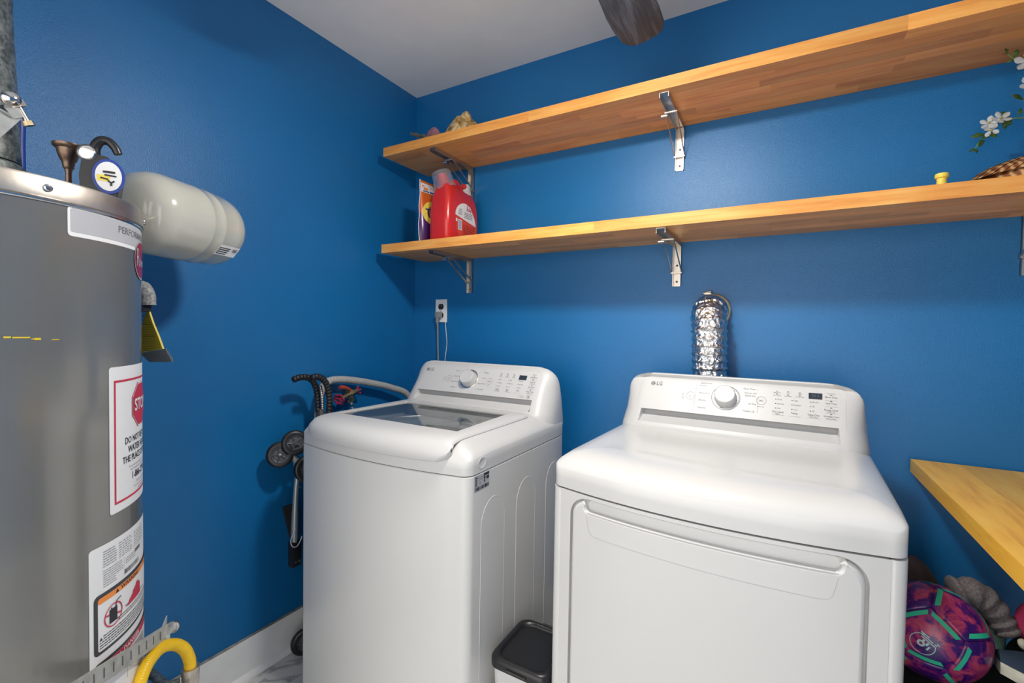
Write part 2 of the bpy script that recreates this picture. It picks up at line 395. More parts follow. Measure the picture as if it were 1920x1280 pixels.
# baseboards: board with a dusty top edge, and quarter round
bm = BM(); box(bm, 0, .014, YF, 0, 0, .1405, .001, 1); bbl = struct('baseboard_left', bm, M['trim'])
bm = BM(); box(bm, .001, .0135, YF, -.001, .1405, .1418); put('dusty_top_edge', bm, M['dust'], bbl)
def quarter(bm, x0, z0, y0, y1, r):
    pts = [(x0, y0, z0)] + [(x0 + r * cos(a), y0, z0 + r * sin(a)) for a in [pi / 2 * k / 6 for k in range(7)]]
    return prism(bm, pts, (0, y1 - y0, 0))
bm = BM(); quarter(bm, .014, 0, YF, -.014, .018); struct('trim_1', bm, M['trim'], True)
bm = BM(); box(bm, .014, XR, -.014, 0, 0, .14, .001, 1); struct('baseboard_back', bm, M['trim'])
bm = BM(); box(bm, XR - .014, XR, YF, -.014, 0, .14, .001, 1); struct('baseboard_right', bm, M['trim'])
# casing of the unseen front doorway, its opening widened to even out the light
bm = BM(); box(bm, DX0 - .06, DX0, YF - .13, YF + .015, 0, DZ + .06, .003, 1); box(bm, DX1, DX1 + .06, YF - .13, YF + .015, 0, DZ + .06, .003, 1); box(bm, DX0, DX1, YF - .13, YF + .015, DZ, DZ + .06, .003, 1)
struct('trim_2', bm, M['trim'])

# ------------------------------------------------------------ butcher block pieces
def butcher(root, x0, x1, y0, y1, z0, z1, mat, strips, axis, rng, lmin, lmax, edge=.9):
    """glued staves running along an axis; each stave is a part"""
    n = strips; lo, hi = (y0, y1) if axis == 0 else (x0, x1); a0, a1 = (x0, x1) if axis == 0 else (y0, y1)
    w = (hi - lo) / n
    for k in range(n):
        p = a0; first = True
        while p < a1 - 1e-4:
            L = rng.uniform(lmin, lmax) if k else rng.uniform(edge, edge * 1.5)
            if first: L *= rng.uniform(.4, 1); first = False
            q = min(a1, p + L)
            if a1 - q < lmin * .4: q = a1
            bm = BM(); e = .00018
            if axis == 0: box(bm, p, q, lo + k * w, lo + (k + 1) * w, z0, z1, e, 1)
            else: box(bm, lo + k * w, lo + (k + 1) * w, p, q, z0, z1, e, 1)
            put('stave', bm, mat, root); p = q
SX1 = 2.47
up_shelf = thing('wall_shelf', (.082, -.001, 2.018), 'upper butcher block wall shelf, with the coral and shells on its left end', 'shelf', group='butcher block wall shelves')
butcher(up_shelf, .082, SX1, -.304, -.002, 2.018, 2.056, M['wood'], 7, 0, random.Random(3), .22, .55)
lo_shelf = thing('wall_shelf', (.074, -.001, 1.592), 'lower butcher block wall shelf, with the red detergent jug standing on it', 'shelf', group='butcher block wall shelves')
butcher(lo_shelf, .074, SX1, -.303, -.002, 1.592, 1.630, M['wood'], 7, 0, random.Random(5), .22, .55)
ct = thing('worktop', (1.975, -.01, .855), 'loose-grained butcher block worktop at the right, above the soccer ball', 'worktop')
butcher(ct, 1.975, XR - .003, -1.05, -.012, .855, .893, M['counter'], 6, 1, random.Random(8), .25, .6, .9)

# folding shelf brackets
def bracket(x, zt, label):
    t = thing('shelf_bracket', (x, 0, zt - .16), label, 'bracket', group='folding brackets under the wall shelves')
    w = .0145; th = .0018
    bm = BM(); box(bm, x - w, x + w, -.004, -.001, zt - .162, zt - .002); box(bm, x - w, x - w + th, -.014, -.001, zt - .162, zt - .002); box(bm, x + w - th, x + w, -.014, -.001, zt - .162, zt - .002)
    put('wall_channel', bm, M['steel'], t)
    bm = BM(); box(bm, x - w, x + w, -.288, -.010, zt - .003, zt - .0005); box(bm, x - w, x - w + th, -.288, -.016, zt - .017, zt - .003); box(bm, x + w - th, x + w, -.288, -.016, zt - .017, zt - .003)
    for f in bm.faces: pass
    put('shelf_channel', bm, M['steel'], t)
    for s in (-1, 1):
        bm = BM(); a = Vector((x + s * .0175, -.175, zt - .014)); b = Vector((x + s * .0175, -.008, zt - .112)); d = (b - a).normalized(); n = d.cross(Vector((1, 0, 0)))
        prism(bm, [a + n * .0045 - Vector((.001, 0, 0)), b + n * .0045 - Vector((.001, 0, 0)), b - n * .0045 - Vector((.001, 0, 0)), a - n * .0045 - Vector((.001, 0, 0))], (.002, 0, 0))
        put('brace', bm, M['steel'], t)
    bm = BM(); box(bm, x - .019, x + .019, -.018, -.002, zt - .116, zt - .110); put('locking_collar', bm, M['steel'], t)
    bm = BM(); cyl(bm, (x - .020, -.178, zt - .018), (x + .020, -.178, zt - .018), .0045, 12); put('hinge_pin', bm, M['steel'], t)
    bm = BM(); cyl(bm, (x - .034, -.165, zt - .021), (x - .014, -.165, zt - .021), .007, 14); put('release_lever', bm, M['chrome'], t, True)
    for z in (zt - .085, zt - .145):
        bm = BM(); cyl(bm, (x, -.003, z), (x, -.0058, z), .004, 10); put('screw', bm, M['grout'], t)
for x, n in ((.349, 'left'), (1.290, 'middle'), (2.205, 'right')):
    bracket(x, 2.018, {'left': 'folding steel bracket under the upper shelf, behind the red detergent jug', 'middle': 'folding steel bracket in the middle under the upper shelf', 'right': 'folding steel bracket under the upper shelf beside the white flowers'}[n])
    bracket(x, 1.592, {'left': 'folding steel bracket under the lower shelf, nearest the outlet', 'middle': 'folding steel bracket under the lower shelf, just above the foil duct', 'right': 'folding steel bracket under the lower shelf at the photo\'s right edge'}[n])

# ------------------------------------------------------------ laundry machines
HW = .343
def bowf(x, b): return -b * max(0, 1 - (x / HW) ** 2)
def plan(w, D, r, bow, nf=28, step=0.0, sx=.323):
    """closed plan outline, front edge first (left to right), counter-clockwise from above"""
    pts = []
    for k in range(nf + 1):
        x = -(w - r) + 2 * (w - r) * k / nf; pts.append((x, bowf(x, bow) + (step if abs(x) < sx else 0)))
    yc = bowf(w - r, bow)
    for k in range(1, 9):
        a = -pi / 2 + pi / 2 * k / 8; pts.append((w - r + r * cos(a), yc + r + r * sin(a)))
    for k in range(1, 8): pts.append((w, yc + r + (D - .02 - yc - r) * k / 8))
    for k in range(0, 5):
        a = pi / 2 * k / 4; pts.append((w - .02 + .02 * cos(a), D - .02 + .02 * sin(a)))
    for k in range(1, 12): pts.append((w - .02 - 2 * (w - .02) * k / 12, D))
    for k in range(0, 5):
        a = pi / 2 + pi / 2 * k / 4; pts.append((-(w - .02) + .02 * cos(a), D - .02 + .02 * sin(a)))
    for k in range(1, 8): pts.append((-w, D - .02 - (D - .02 - yc - r) * k / 8))
    for k in range(0, 8):
        a = pi + pi / 2 * k / 8; pts.append((-(w - r) + r * cos(a), yc + r + r * sin(a)))
    return pts
def inset(pts, d, w, D):
    return [(x * (w - d) / w, D / 2 + (y - D / 2) * (D / 2 - d) / (D / 2)) for x, y in pts]
SEAM = .873
def fp(z): return .485 + (z - 1.007) * .63
def console(root, D, mat):
    zs = [.912, .935, .955, .962, .966, .970, .984, .988, .998, 1.0035, 1.006, 1.008, 1.012, 1.03, 1.05, 1.07, 1.083, 1.095, 1.104, 1.111, 1.1155, 1.118]
    fx = [0, .05, .1, .15, .2, .24, .265, .276, .281, .286]
    fx = [-v for v in fx[::-1]][:-1] + fx
    rings = []
    for z in zs:
        w = HW - .001
        if z > .93: w -= .015 * (z - .93) / .145
        q = max(0, min(1, (z - 1.066) / .0523)); dz = 1 - sqrt(max(0, 1 - q * q)); w -= .055 * dz
        rc = .062
        back = D - .03 * max(0, (z - 1.0) / .118) ** 2
        fz = max(z, .95)
        ftop = fp(fz) + (.012 * max(0, (z - 1.104) / .014) ** 2)
        cheek = ftop; ring = []
        def mid(z):
            if z <= .970: return fp(max(z, .95)) - .0015
            if z <= .988: return .4602 + (z - .970) / .018 * .0418
            if z <= 1.0035: return .502 + (z - .988) * .8
            if z <= 1.008: return .514 + (z - 1.0035) / .0045 * (fp(1.008) - .514)
            return ftop
        we = w - rc
        for x0 in fx:
            x = x0 * (we + .0) / .286 if we < .286 else x0
            y = mid(z) if abs(x0) < .279 else cheek
            ring.append((x, y, z))
        sx = max(abs(ring[0][0]), .0); rx = w - sx
        ry = .085
        if cheek + ry > back - .01: ry = back - .01 - cheek
        for k in range(1, 11):
            a = -pi / 2 + pi / 2 * k / 10; ring.append((sx + rx * cos(a), cheek + ry + ry * sin(a), z))
        rb = .01
        ring.append((w, back - rb, z)); ring.append((w - rb * .3, back - rb * .3, z)); ring.append((w - rb, back, z))
        ring.append((0, back, z))
        ring.append((-(w - rb), back, z)); ring.append((-(w - rb * .3), back - rb * .3, z)); ring.append((-w, back - rb, z))
        for k in range(0, 10):
            a = pi + pi / 2 * k / 10; ring.append((-sx + rx * cos(a), cheek + ry + ry * sin(a), z))
        rings.append(ring)
    # softly closed top
    last = rings[-1]; cx = sum(p[0] for p in last) / len(last); cy = (last[0][1] + D - .03) / 2
    for s, dz in ((.93, .0022), (.8, .0034)):
        rings.append([(p[0] * (1 - (1 - s) * .35), cy + (p[1] - cy) * s, 1.118 + dz) for p in last])
    bm = BM(); loft(bm, rings, True, True); return put('control_console', bm, mat, root, True, 32, local=True)
def knob_and_print(root, con, dryer):
    N = Vector((0, -1, .63)).normalized()
    def pm(off): return lambda x, z: Vector((x, fp(z), z)) + N * off
    kx, kz = (-.018, 1.0605) if dryer else (-.031, 1.0605)
    c = Vector((kx, fp(kz), kz))
    P = Print2D()
    bm = BM(); lathe(bm, [(.0405, 0), (.0405, .0022), (.0395, .003), (.036, .003), (.034, .0012), (.030, .0012)], c, N, 48); ring = put('dial_ring', bm, M['chrome'], con, True, local=True)
    if dryer:
        bm = BM(); lathe(bm, [(.0415, .0), (.0415, .001), (.0405, .0032), (.0395, .0032), (.0395, 0)], c, N, 48, cap=False); put('pale_outer_ring', bm, M['whiteplastic'], con, True, local=True)
    bm = BM(); lathe(bm, [(.033, .001), (.032, .006), (.0305, .022), (.0295, .0265), (.027, .0285), (.018, .0275), (0, .027)], c, N, 48, cap=False); put('dial', bm, M['panel'], con, True, local=True)
    off = .0006
    # emblem
    lx, lz = (-.243, 1.087) if dryer else (-.255, 1.0865)
    P = Print2D().ring(lx, lz, 0, .0075, 24, sy=.85).text('LG', lx + .0105, lz, .0165, 'LEFT', .02)
    P.build('maker_logo', M['print'], con, pm(off), True)
    P = Print2D().line(lx - .001, lz + .0035, lx - .001, lz - .003, .001).line(lx - .001, lz - .003, lx + .0025, lz - .003, .001).ring(lx, lz, .0050, .0058, 16, 0, 290, .85).ring(lx - .0032, lz + .002, 0, .0009, 8)
    P.build('logo_face', M['panel'], con, pm(off + .0003), True)
    P = Print2D(); bx = -.120 if dryer else -.130; px_, pz = (.079, 1.0605) if dryer else (.066, 1.058)
    P.ring(bx, 1.058, .0125, .0133, 30, sy=.85).ring(bx, 1.057, .004, .0047, 16, 120, 420, .85).line(bx, 1.0575, bx, 1.0615, .0008)
    P.ring(px_, pz, .0125, .0133, 30, sy=.85).poly([(px_ - .004, pz - .003), (px_ + .0005, pz), (px_ - .004, pz + .003)]).line(px_ + .002, pz - .003, px_ + .002, pz + .003, .001).line(px_ + .004, pz - .003, px_ + .004, pz + .003, .001)
    P.text('Hold 3 sec.', px_, pz - .0165, .0042)
    for k in (0, 1, 2): P.ring(bx - .0225, 1.0575, .001 + k * .0017, .0016 + k * .0017, 8, 50, 130)
    P.text('Wi-Fi', bx - .0225, 1.0535, .004).text('3 sec.', bx - .0225, 1.049, .004)
    if dryer:
        P.text('SENSOR DRY', -.077, 1.0975, .0058).text('Normal', -.086, 1.0905, .0068).text('Heavy Duty', -.079, 1.0690, .0068).text('Bedding', -.084, 1.048, .0068).text('Delicates', -.083, 1.0265, .0068)
        P.line(-.1055, 1.0265, -.1055, 1.0945, .0006)
        for z in (1.090, 1.069, 1.048, 1.027): P.line(-.061, z, -.052, z + (z - 1.06) * .05, .0004)
        P.text('Perm. Press', .046, 1.0905, .0068).text('MANUAL DRY', .050, 1.0785, .0054).text('Speed Dry', .049, 1.0715, .0068).text('Air Dry', .056, 1.049, .0068).text('Freshen Up', .048, 1.0285, .0068)
        P.line(.0705, 1.026, .0705, 1.0705, .0006).line(.068, 1.087, .068, 1.094, .0006)
        cols = [(.117, ['More', 'Normal', 'Less'], 'Dry Level', 'Signal'), (.158, ['High', 'Medium', 'Low'], 'Temp.', ''), (.203, ['60 min', '40', '20'], 'Time Dry', 'Rack Dry')]
        heads = [(.119, 'Damp Dry', 'Flow Sense'), (.147, 'Iron', 'Lint Filter'), (.176, 'Cool', 'Check Filter')]
        rows = [('More Time', 1.0845), ('Less Time', 1.0685), ('Energy Saver', 1.0515), ('Wrinkle Care', 1.035)]; rowsub = ['Est. Time', '', '', 'Child Lock', 'Reduce Static']
    else:
        P.text('Normal', -.099, 1.0885, .0066).text('Heavy Duty', -.094, 1.068, .0066).text('Deep Wash', -.098, 1.0475, .0066).text('Delicates', -.096, 1.0272, .0066)
        for z in (1.0885, 1.068, 1.0475, 1.027): P.line(-.080, z, -.072, z, .0004); P.line(.010, z, .019, z, .0004)
        P.text('Bedding', .039, 1.0885, .0066).text('Towels', .037, 1.068, .0066).text('Speed Wash', .034, 1.0475, .0066).text('Tub Clean', .036, 1.027, .0066)
        cols = [(.105, ['Hot', 'Warm', 'Cold'], 'Temp.', 'Tub Light'), (.149, ['High', 'Medium', 'Low'], 'Spin', 'Rinse'), (.193, ['Heavy', 'Normal', 'Light'], 'Soil', '')]
        heads = [(.109, 'Wash', 'Sensing'), (.137, 'Rinse', 'Spinning'), (.166, 'Done', 'Lid Lock')]
        rows = [('Extra Rinse', 1.0845), ('Deep Fill', 1.0680), ('Stain Care', 1.0512), ('Delay Wash', 1.0350)]; rowsub = ['Est. Time', 'Pause', 'Smart Pair', 'Soak', 'Child Lock']
        P.text('Direct Drive', .222, 1.0185, .0045).text('Motor', .224, 1.0135, .004)
        P.ring(.249, 1.0165, .0062, .0070, 24, sy=.85).text('10', .249, 1.0165, .0085, bold=.03)
    for x, rs, t1, t2 in cols:
        for k, s_ in enumerate(rs):
            z = 1.068 - k * .0118; P.text(s_, x + .003, z, .0056, 'LEFT')
        P.text(t1, x + .006, 1.0345, .0072, bold=.01); P.line(x - .008, 1.0265, x + .022, 1.0265, .0004)
        if t2: P.text(t2, x + .006, 1.0293, .0046)
    for x, a, b in heads: P.text(a, x, 1.0865, .0045); P.text(b, x, 1.0785, .0045)
    for (s_, z), sb in zip(rows, rowsub[1:]):
        P.text(s_, .250, z - .0005, .0062, bold=.01); P.line(.236, z - .0085, .265, z - .0085, .0003)
        if sb: P.text(sb, .250, z - .0058, .0042)
    P.text(rowsub[0], .251, 1.0935, .0045)
    P.build('control_lettering', M['lightprint'], con, pm(off), True)
    P = Print2D()
    for x, rs, t1, t2 in cols:
        for k in range(3): z = 1.068 - k * .0118; P.rect(x - .0022, z - .0008, x + .0008, z + .0008)
    for x, a, b in heads: P.rect(x - .003, 1.0895, x + .002, 1.0909); P.rect(x - .003, 1.0815, x + .002, 1.0829)
    for _, z in rows: P.rect(.2475, z + .0045, .2525, z + .006)
    P.build('indicator_marks', M['blackprint'], con, pm(off), True)
    dx0, dx1, dz0, dz1 = (.197, .2295, 1.0765, 1.0925) if dryer else (.189, .2215, 1.0725, 1.0885)
    Print2D().rect(dx0, dz0, dx1, dz1).build('display_window', M['display'], con, pm(off), True)
    if dryer: Print2D().text('88:8', (dx0 + dx1) / 2, (dz0 + dz1) / 2, .011, bold=-.02).build('display_digits', simple('dim_digits', (.09, .11, .13), .3), con, pm(off + .0003), True)
    # faint outline of the inlaid control field
    P = Print2D(); x0, x1, z0, z1, r = -.283, .283, 1.0115, 1.1075, .03; w = .0006
    P.line(x0, z0, x0, z1 - r, w).line(x1, z0, x1, z1 - r, w).line(x0 + r, z1, x1 - r, z1, w)
    P.ring(x1 - r, z1 - r, r - w / 2, r + w / 2, 10, 0, 90); P.ring(x0 + r, z1 - r, r - w / 2, r + w / 2, 10, 90, 180)
    P.build('control_field_outline', simple('outline_grey', (.62, .62, .63), .4), con, pm(.0004), True)
def arches(root, side, spans, top, parent):
    """shallow pressed arch panels in the cabinet side"""
    for y0, y1 in spans:
        r = (y1 - y0) / 2; yc = (y0 + y1) / 2; zb = .10
        def outl(d):
            rr = r - d; p = [(yc - rr, zb + d), (yc + rr, zb + d)]
            for k in range(15):
                a = pi * k / 14; p.append((yc + rr * cos(a), top - r * 1.15 + rr * sin(a) * 1.15))
            return p
        x = side * HW; o = side
        # a pressed bead: thin ridge ring, then a field set slightly in front of the side sheet
        rings = [[(x, a, b) for a, b in outl(0)], [(x + o * .0009, a, b) for a, b in outl(.0007)], [(x + o * .0009, a, b) for a, b in outl(.0016)], [(x + o * .0004, a, b) for a, b in outl(.0024)]]
        bm = BM(); loft(bm, rings, False, True); bmesh.ops.recalc_face_normals(bm, faces=bm.faces)
        put('pressed_side_arch', bm, M['white'], parent, False, local=True)
def feet(root, D):
    for x in (-.28, .28):
        for y in (.06, D - .06):
            bm = BM(); cyl(bm, (x, y, 0), (x, y, .026), .022, 14); put('foot', bm, M['black'], root, local=True)
def cover_mesh(D, zf, hole=None, bow=.038, r=.032):
    w = HW; base = plan(w, D, r, bow)
    rings = [[(x, y, SEAM + .0015) for x, y in inset(base, .003, w, D)], [(x, y, SEAM + .0025) for x, y in base]]
    ds = [0, .002, .005, .010, .018, .028, .040, .055, .075]
    z0 = [zf(x, y) for x, y in base]
    rings.append([(x, y, SEAM + .0025 + (z - SEAM) * .5) for (x, y), z in zip(base, z0)])
    for d in ds:
        q = inset(base, d, w, D); rings.append([(x, y, zf(x, y)) for x, y in q])
    bm = BM()
    if hole:
        hx, hy0, hy1 = hole; last = inset(base, ds[-1], w, D); cy = (hy0 + hy1) / 2; tgt = []
        for x, y in last:
            dx, dy = x, y - cy; s = min(hx / abs(dx) if abs(dx) > 1e-6 else 9, ((hy1 - cy) / abs(dy)) if abs(dy) > 1e-6 else 9); tgt.append((dx * s, cy + dy * s))
        for t in (.5, 1.0):
            rings.append([(a + (c - a) * t, b + (e - b) * t, zf(a + (c - a) * t, b + (e - b) * t)) for (a, b), (c, e) in zip(last, tgt)])
        rings.append([(c, e, .925) for c, e in tgt]); rings.append([(c * .97, cy + (e - cy) * .97, .905) for c, e in tgt])
        loft(bm, rings, False, False)
    else:
        # fill the top with a fine grid so that its relief shows
        last = inset(base, ds[-1], w, D); V = loft(bm, rings, False, False)
        prev = last; c0 = (0, D / 2)
        bm.verts.ensure_lookup_table(); n = len(base); ringv = bm.verts[-n:]
        rv = list(ringv)
        for t in [.07, .14, .21, .28, .36, .44, .52, .6, .68, .76, .84, .92]:
            q = [((x) * (1 - t), D / 2 + (y - D / 2) * (1 - t)) for x, y in last]
            nv = [bm.verts.new((x, y, zf(x, y))) for x, y in q]
            for k in range(n): bm.faces.new((rv[k], rv[(k + 1) % n], nv[(k + 1) % n], nv[k]))
            rv = nv
        c = bm.verts.new((0, D / 2, zf(0, D / 2)))
        for k in range(n): bm.faces.new((rv[k], rv[(k + 1) % n], c))
    bmesh.ops.recalc_face_normals(bm, faces=bm.faces); return bm
def drop(d, h, L, p): return h * max(0, 1 - d / L) ** p

# --- washer
WD = .605
ws = thing('top_load_washer', (.599, -.827, 0), 'white top load washing machine with a glass lid, left of the dryer', 'washer')
bm = BM(); o_ = plan(HW, WD, .028, .038); loft(bm, [[(x, y, .025) for x, y in inset(o_, .004, HW, WD)], [(x, y, .030) for x, y in o_], [(x, y, SEAM - .002) for x, y in o_], [(x, y, SEAM) for x, y in inset(o_, .0025, HW, WD)]], True, False)
cab = put('cabinet', bm, M['white'], ws, True, 30, local=True)
bm = BM(); s_ = inset(o_, .005, HW, WD); loft(bm, [[(x, y, SEAM - .006) for x, y in s_], [(x, y, SEAM + .006) for x, y in s_]], False, False); put('cover_seam', bm, M['grout'], ws, local=True)
arches(ws, 1, [(.056, .180), (.249, .376), (.455, .580)], .792, cab)
feet(ws, WD)
def zf_w(x, y):
    s = max(0, HW - abs(x)); t = max(0, y - bowf(x, .038))
    a = drop(s, .040, .085, 1.5) + drop(s, .006, .010, 2); b = drop(t, .050, .070, 2.0) + drop(t, .006, .010, 2)
    return .9655 - sqrt(a * a + b * b)
cov = put('top_cover', cover_mesh(WD, zf_w, (.268, .045, .415)), M['whiteplastic'], ws, True, 40, local=True)
# round plug on the cover's right side, spec sticker under it
P = []
bm = BM(); lathe(bm, [(.0155, 0), (.0155, .0008), (.0145, .0016), (.0135, .0010), (0, .0010)], (HW - .0006, .058, .900), (1, 0, 0), 28, cap=False)
for v in bm.verts: v.co.y = .058 + (v.co.y - .058) * 1.15
put('round_plug', bm, M['whiteplastic'], cov, True, local=True)
smap = lambda off: (lambda x, z: Vector((HW + off, x, z)))
st = Print2D().rect(.022, .829, .094, .871).build('rating_sticker', simple('sticker_grey', (.42, .43, .47), .4), cab, smap(.0006), True)
P = Print2D(); rr = random.Random(4)
for k in range(22):
    x = .026 + k * .003; P.rect(x, .8305, x + rr.choice((.0012, .002, .0027)), .8395)
for k in range(5):
    for j in range(2): P.rect(.026 + j * .0045, .843 + k * .005, .0295 + j * .0045, .8465 + k * .005)
P.text('LG', .0315, .8665, .0065, bold=.03); P.text('WASHING MACHINE', .052, .8625, .0035); P.text('120V~ 60Hz 5A', .051, .8565, .0038); P.text('Capacity', .049, .8505, .0035); P.text('IPX4', .049, .8455, .004)
P.ring(.070, .8575, 0, .0042, 12).rect(.067, .845, .0725, .8525).rect(.0785, .8515, .091, .860).rect(.066, .863, .092, .8695)
P.build('sticker_print', M['blackprint'], st, smap(.0011), True)
# tub
bm = BM(); cy = .23
lathe(bm, [(.252, .918), (.246, .906), (.232, .902), (.226, .890), (.226, .55), (.20, .52), (0, .515)], (0, cy, 0), (0, 0, 1), 48, cap=False)
tub = put('wash_tub', bm, M['steel'], ws, True, 40, local=True)
bm = BM(); A = []
ringo = [(.262 * (1 if abs(cos(a)) > abs(sin(a)) else abs(cos(a) / sin(a))) * (1 if cos(a) > 0 else -1), cy + .178 * (1 if abs(sin(a)) > abs(cos(a)) else abs(sin(a) / cos(a))) * (1 if sin(a) > 0 else -1)) for a in [2 * pi * (k + .5) / 48 for k in range(48)]]
ringi = [(.205 * cos(2 * pi * (k + .5) / 48), cy + .165 * sin(2 * pi * (k + .5) / 48)) for k in range(48)]
loft(bm, [[(x, y, .9155) for x, y in ringo], [(x, y, .9145) for x, y in ringi], [(x * .98, cy + (y - cy) * .98, .895) for x, y in ringi]], False, False)
put('tub_ring', bm, M['whiteplastic'], tub, True, local=True)
bm = BM(); lathe(bm, [(.19, .525), (.15, .54), (.05, .56), (.03, .60), (0, .605)], (0, cy, 0), (0, 0, 1), 32, cap=False); put('wash_plate', bm, M['black'], tub, True, local=True)
# lid: frame with a glass pane
def lid_surface(x, t, off=0):
    """t: distance back from the bowed front edge; returns point"""
    y = bowf(x, .038) + t; z = .9715 - drop(HW - abs(x), .030, .085, 1.6) - (0 if t > .06 else (.012 * ((.06 - t) / .06) ** 2))
    return Vector((x, y, z + off))
def lid():
    xs = [-.288, -.286, -.281, -.274, -.262, -.25, -.2, -.15, -.1, -.05, 0, .05, .1, .15, .2, .25, .262, .274, .281, .286, .288]
    prof = ['lip0', 'lip1', 'lip2', 'lip3', 'lip4', 'a', 'b', 'c', 'g0', 'g1', 'g2', 'g3', 'g4', 'h', 'e0', 'e1']
    rows = []
    for x in xs:
        c = max(0, (abs(x) - .235) / .053); k = 1 - sqrt(max(0, 1 - min(1, c) ** 2)); ex = max(0, (abs(x) - .272) / .016)
        yb = bowf(x, .038); row = []
        lipz = .9065 + .030 * k; dy = .016 * k; ed = .007 * (1 - sqrt(max(0, 1 - min(1, ex) ** 2)))
        row += [Vector((x, yb - .006 + dy, lipz)), Vector((x, yb - .013 + dy, lipz + .003)), Vector((x, yb - .0155 + dy, lipz + .012)), Vector((x, yb - .012 + dy, max(lipz + .017, .940 - .004 * k)))]
        row.append(Vector((x, yb - .001 + dy * .8, .9565 - drop(HW - abs(x), .03, .085, 1.6))))
        for t in (.016, .034, .056): row.append(lid_surface(x, t))
        for yy in (.068, .15, .23, .31, .383): 
            q = lid_surface(x, .1); row.append(Vector((x, yy, q.z)))
        for yy in (.395, .418, .424): q = lid_surface(x, .1); row.append(Vector((x, yy, q.z - (.008 if yy > .42 else 0))))
        for v in row: v.z -= ed
        rows.append(row)
    bm = BM(); V = [[bm.verts.new(p) for p in r] for r in rows]
    xi = lambda x: xs.index(x)
    for i in range(len(xs) - 1):
        for j in range(len(prof) - 1):
            if 8 <= j < 12 and xs[i] >= -.25 and xs[i + 1] <= .25: continue
            bm.faces.new((V[i][j], V[i + 1][j], V[i + 1][j + 1], V[i][j + 1]))
    # trapezoid taper of the opening towards the hinge
    for r in V:
        for j in range(8, 13):
            if abs(r[j].co.x) <= .2505: r[j].co.x *= 1 - .08 * (r[j].co.y - .068) / .315
    bmesh.ops.recalc_face_normals(bm, faces=bm.faces)
    # thickness
    g = bmesh.ops.solidify(bm, geom=bm.faces[:], thickness=.006)
    bmesh.ops.recalc_face_normals(bm, faces=bm.faces); return bm
ld = put('lid', lid(), M['whiteplastic'], ws, True, 45, local=True)
bm = BM(); zg = .9668
box(bm, -.251, .251, .066, .386, zg - .004, zg)
for v in bm.verts: v.co.x *= 1 - .08 * (v.co.y - .068) / .315
put('lid_glass', bm, M['lidglass'], ld, local=True)
con = console(ws, WD, M['whiteplastic']); knob_and_print(ws, con, False)
# things on the back: hose ports
# --- dryer
DD = .575
dr = thing('dryer', (1.487, -.761, 0), 'white front-door clothes dryer with a dial console, right of the washer', 'dryer', rz=-.035)
DBOW = .045
def bowd(x): return bowf(x, DBOW)
bm = BM(); o_ = plan(HW, DD, .022, DBOW, step=.014, sx=.318); loft(bm, [[(x, y, .03) for x, y in o_], [(x, y, SEAM - .0015) for x, y in o_]], True, True)
cabd = put('cabinet', bm, M['white'], dr, True, 30, local=True)
def columns(bm, xs, zlo, zhi, yf, th, nz=1, yprof=None):
    """bowed sheet built in columns: front, back and rim"""
    F = []; B = []
    for x in xs:
        a, b = zlo(x), zhi(x); F.append([bm.verts.new((x, yf(x), a + (b - a) * k / nz)) for k in range(nz + 1)]); B.append([bm.verts.new((x, yf(x) + th, a + (b - a) * k / nz)) for k in range(nz + 1)])
    for i in range(len(xs) - 1):
        for k in range(nz): bm.faces.new((F[i][k], F[i + 1][k], F[i + 1][k + 1], F[i][k + 1]))
        bm.faces.new((F[i][0], B[i][0], B[i + 1][0], F[i + 1][0])); bm.faces.new((F[i][nz], F[i + 1][nz], B[i + 1][nz], B[i][nz]))
    for i in (0, -1):
        for k in range(nz):
            try: bm.faces.new((F[i][k], F[i][k + 1], B[i][k + 1], B[i][k]))
            except ValueError: pass
    return bm
def colxs(lo, hi, r, n=30):
    s = {round(lo + (hi - lo) * k / n, 5) for k in range(n + 1)}
    for f in (.004, .02, .06, .12, .2, .3, .42, .56, .72, .86, 1): s.add(round(lo + r * f, 5)); s.add(round(hi - r * f, 5))
    return sorted(s)
def rnd(x, hw, r):
    d = hw - abs(x); return 0 if d >= r else r - sqrt(max(0, r * r - (r - max(d, 0)) ** 2))
OW, OR, OT, OB = .2885, .048, .8635, .135
xs = sorted(set(colxs(-OW, OW, OR)))
top = lambda x: OT - rnd(x, OW, OR); bot = lambda x: OB + rnd(x, OW, OR)
bm = BM()
columns(bm, xs, lambda x: top(x), lambda x: SEAM - .0015, bowd, .014)
columns(bm, xs, lambda x: .03, lambda x: bot(x), bowd, .014)
for s in (-1, 1):
    q = sorted([s * v for v in (OW, .300, .310, .318)]); columns(bm, q, lambda x: .03, lambda x: SEAM - .0015, bowd, .014)
bmesh.ops.recalc_face_normals(bm, faces=bm.faces)
put('front_frame', bm, M['white'], dr, True, 30, local=True)
bm = BM(); s_ = inset(plan(HW, DD, .022, DBOW), .005, HW, DD); loft(bm, [[(x, y, SEAM - .006) for x, y in s_], [(x, y, SEAM + .006) for x, y in s_]], False, False); put('cover_seam', bm, M['grout'], dr, local=True)
arches(dr, -1, [(.10, .22), (.32, .44)], .78, cabd)
feet(dr, DD)
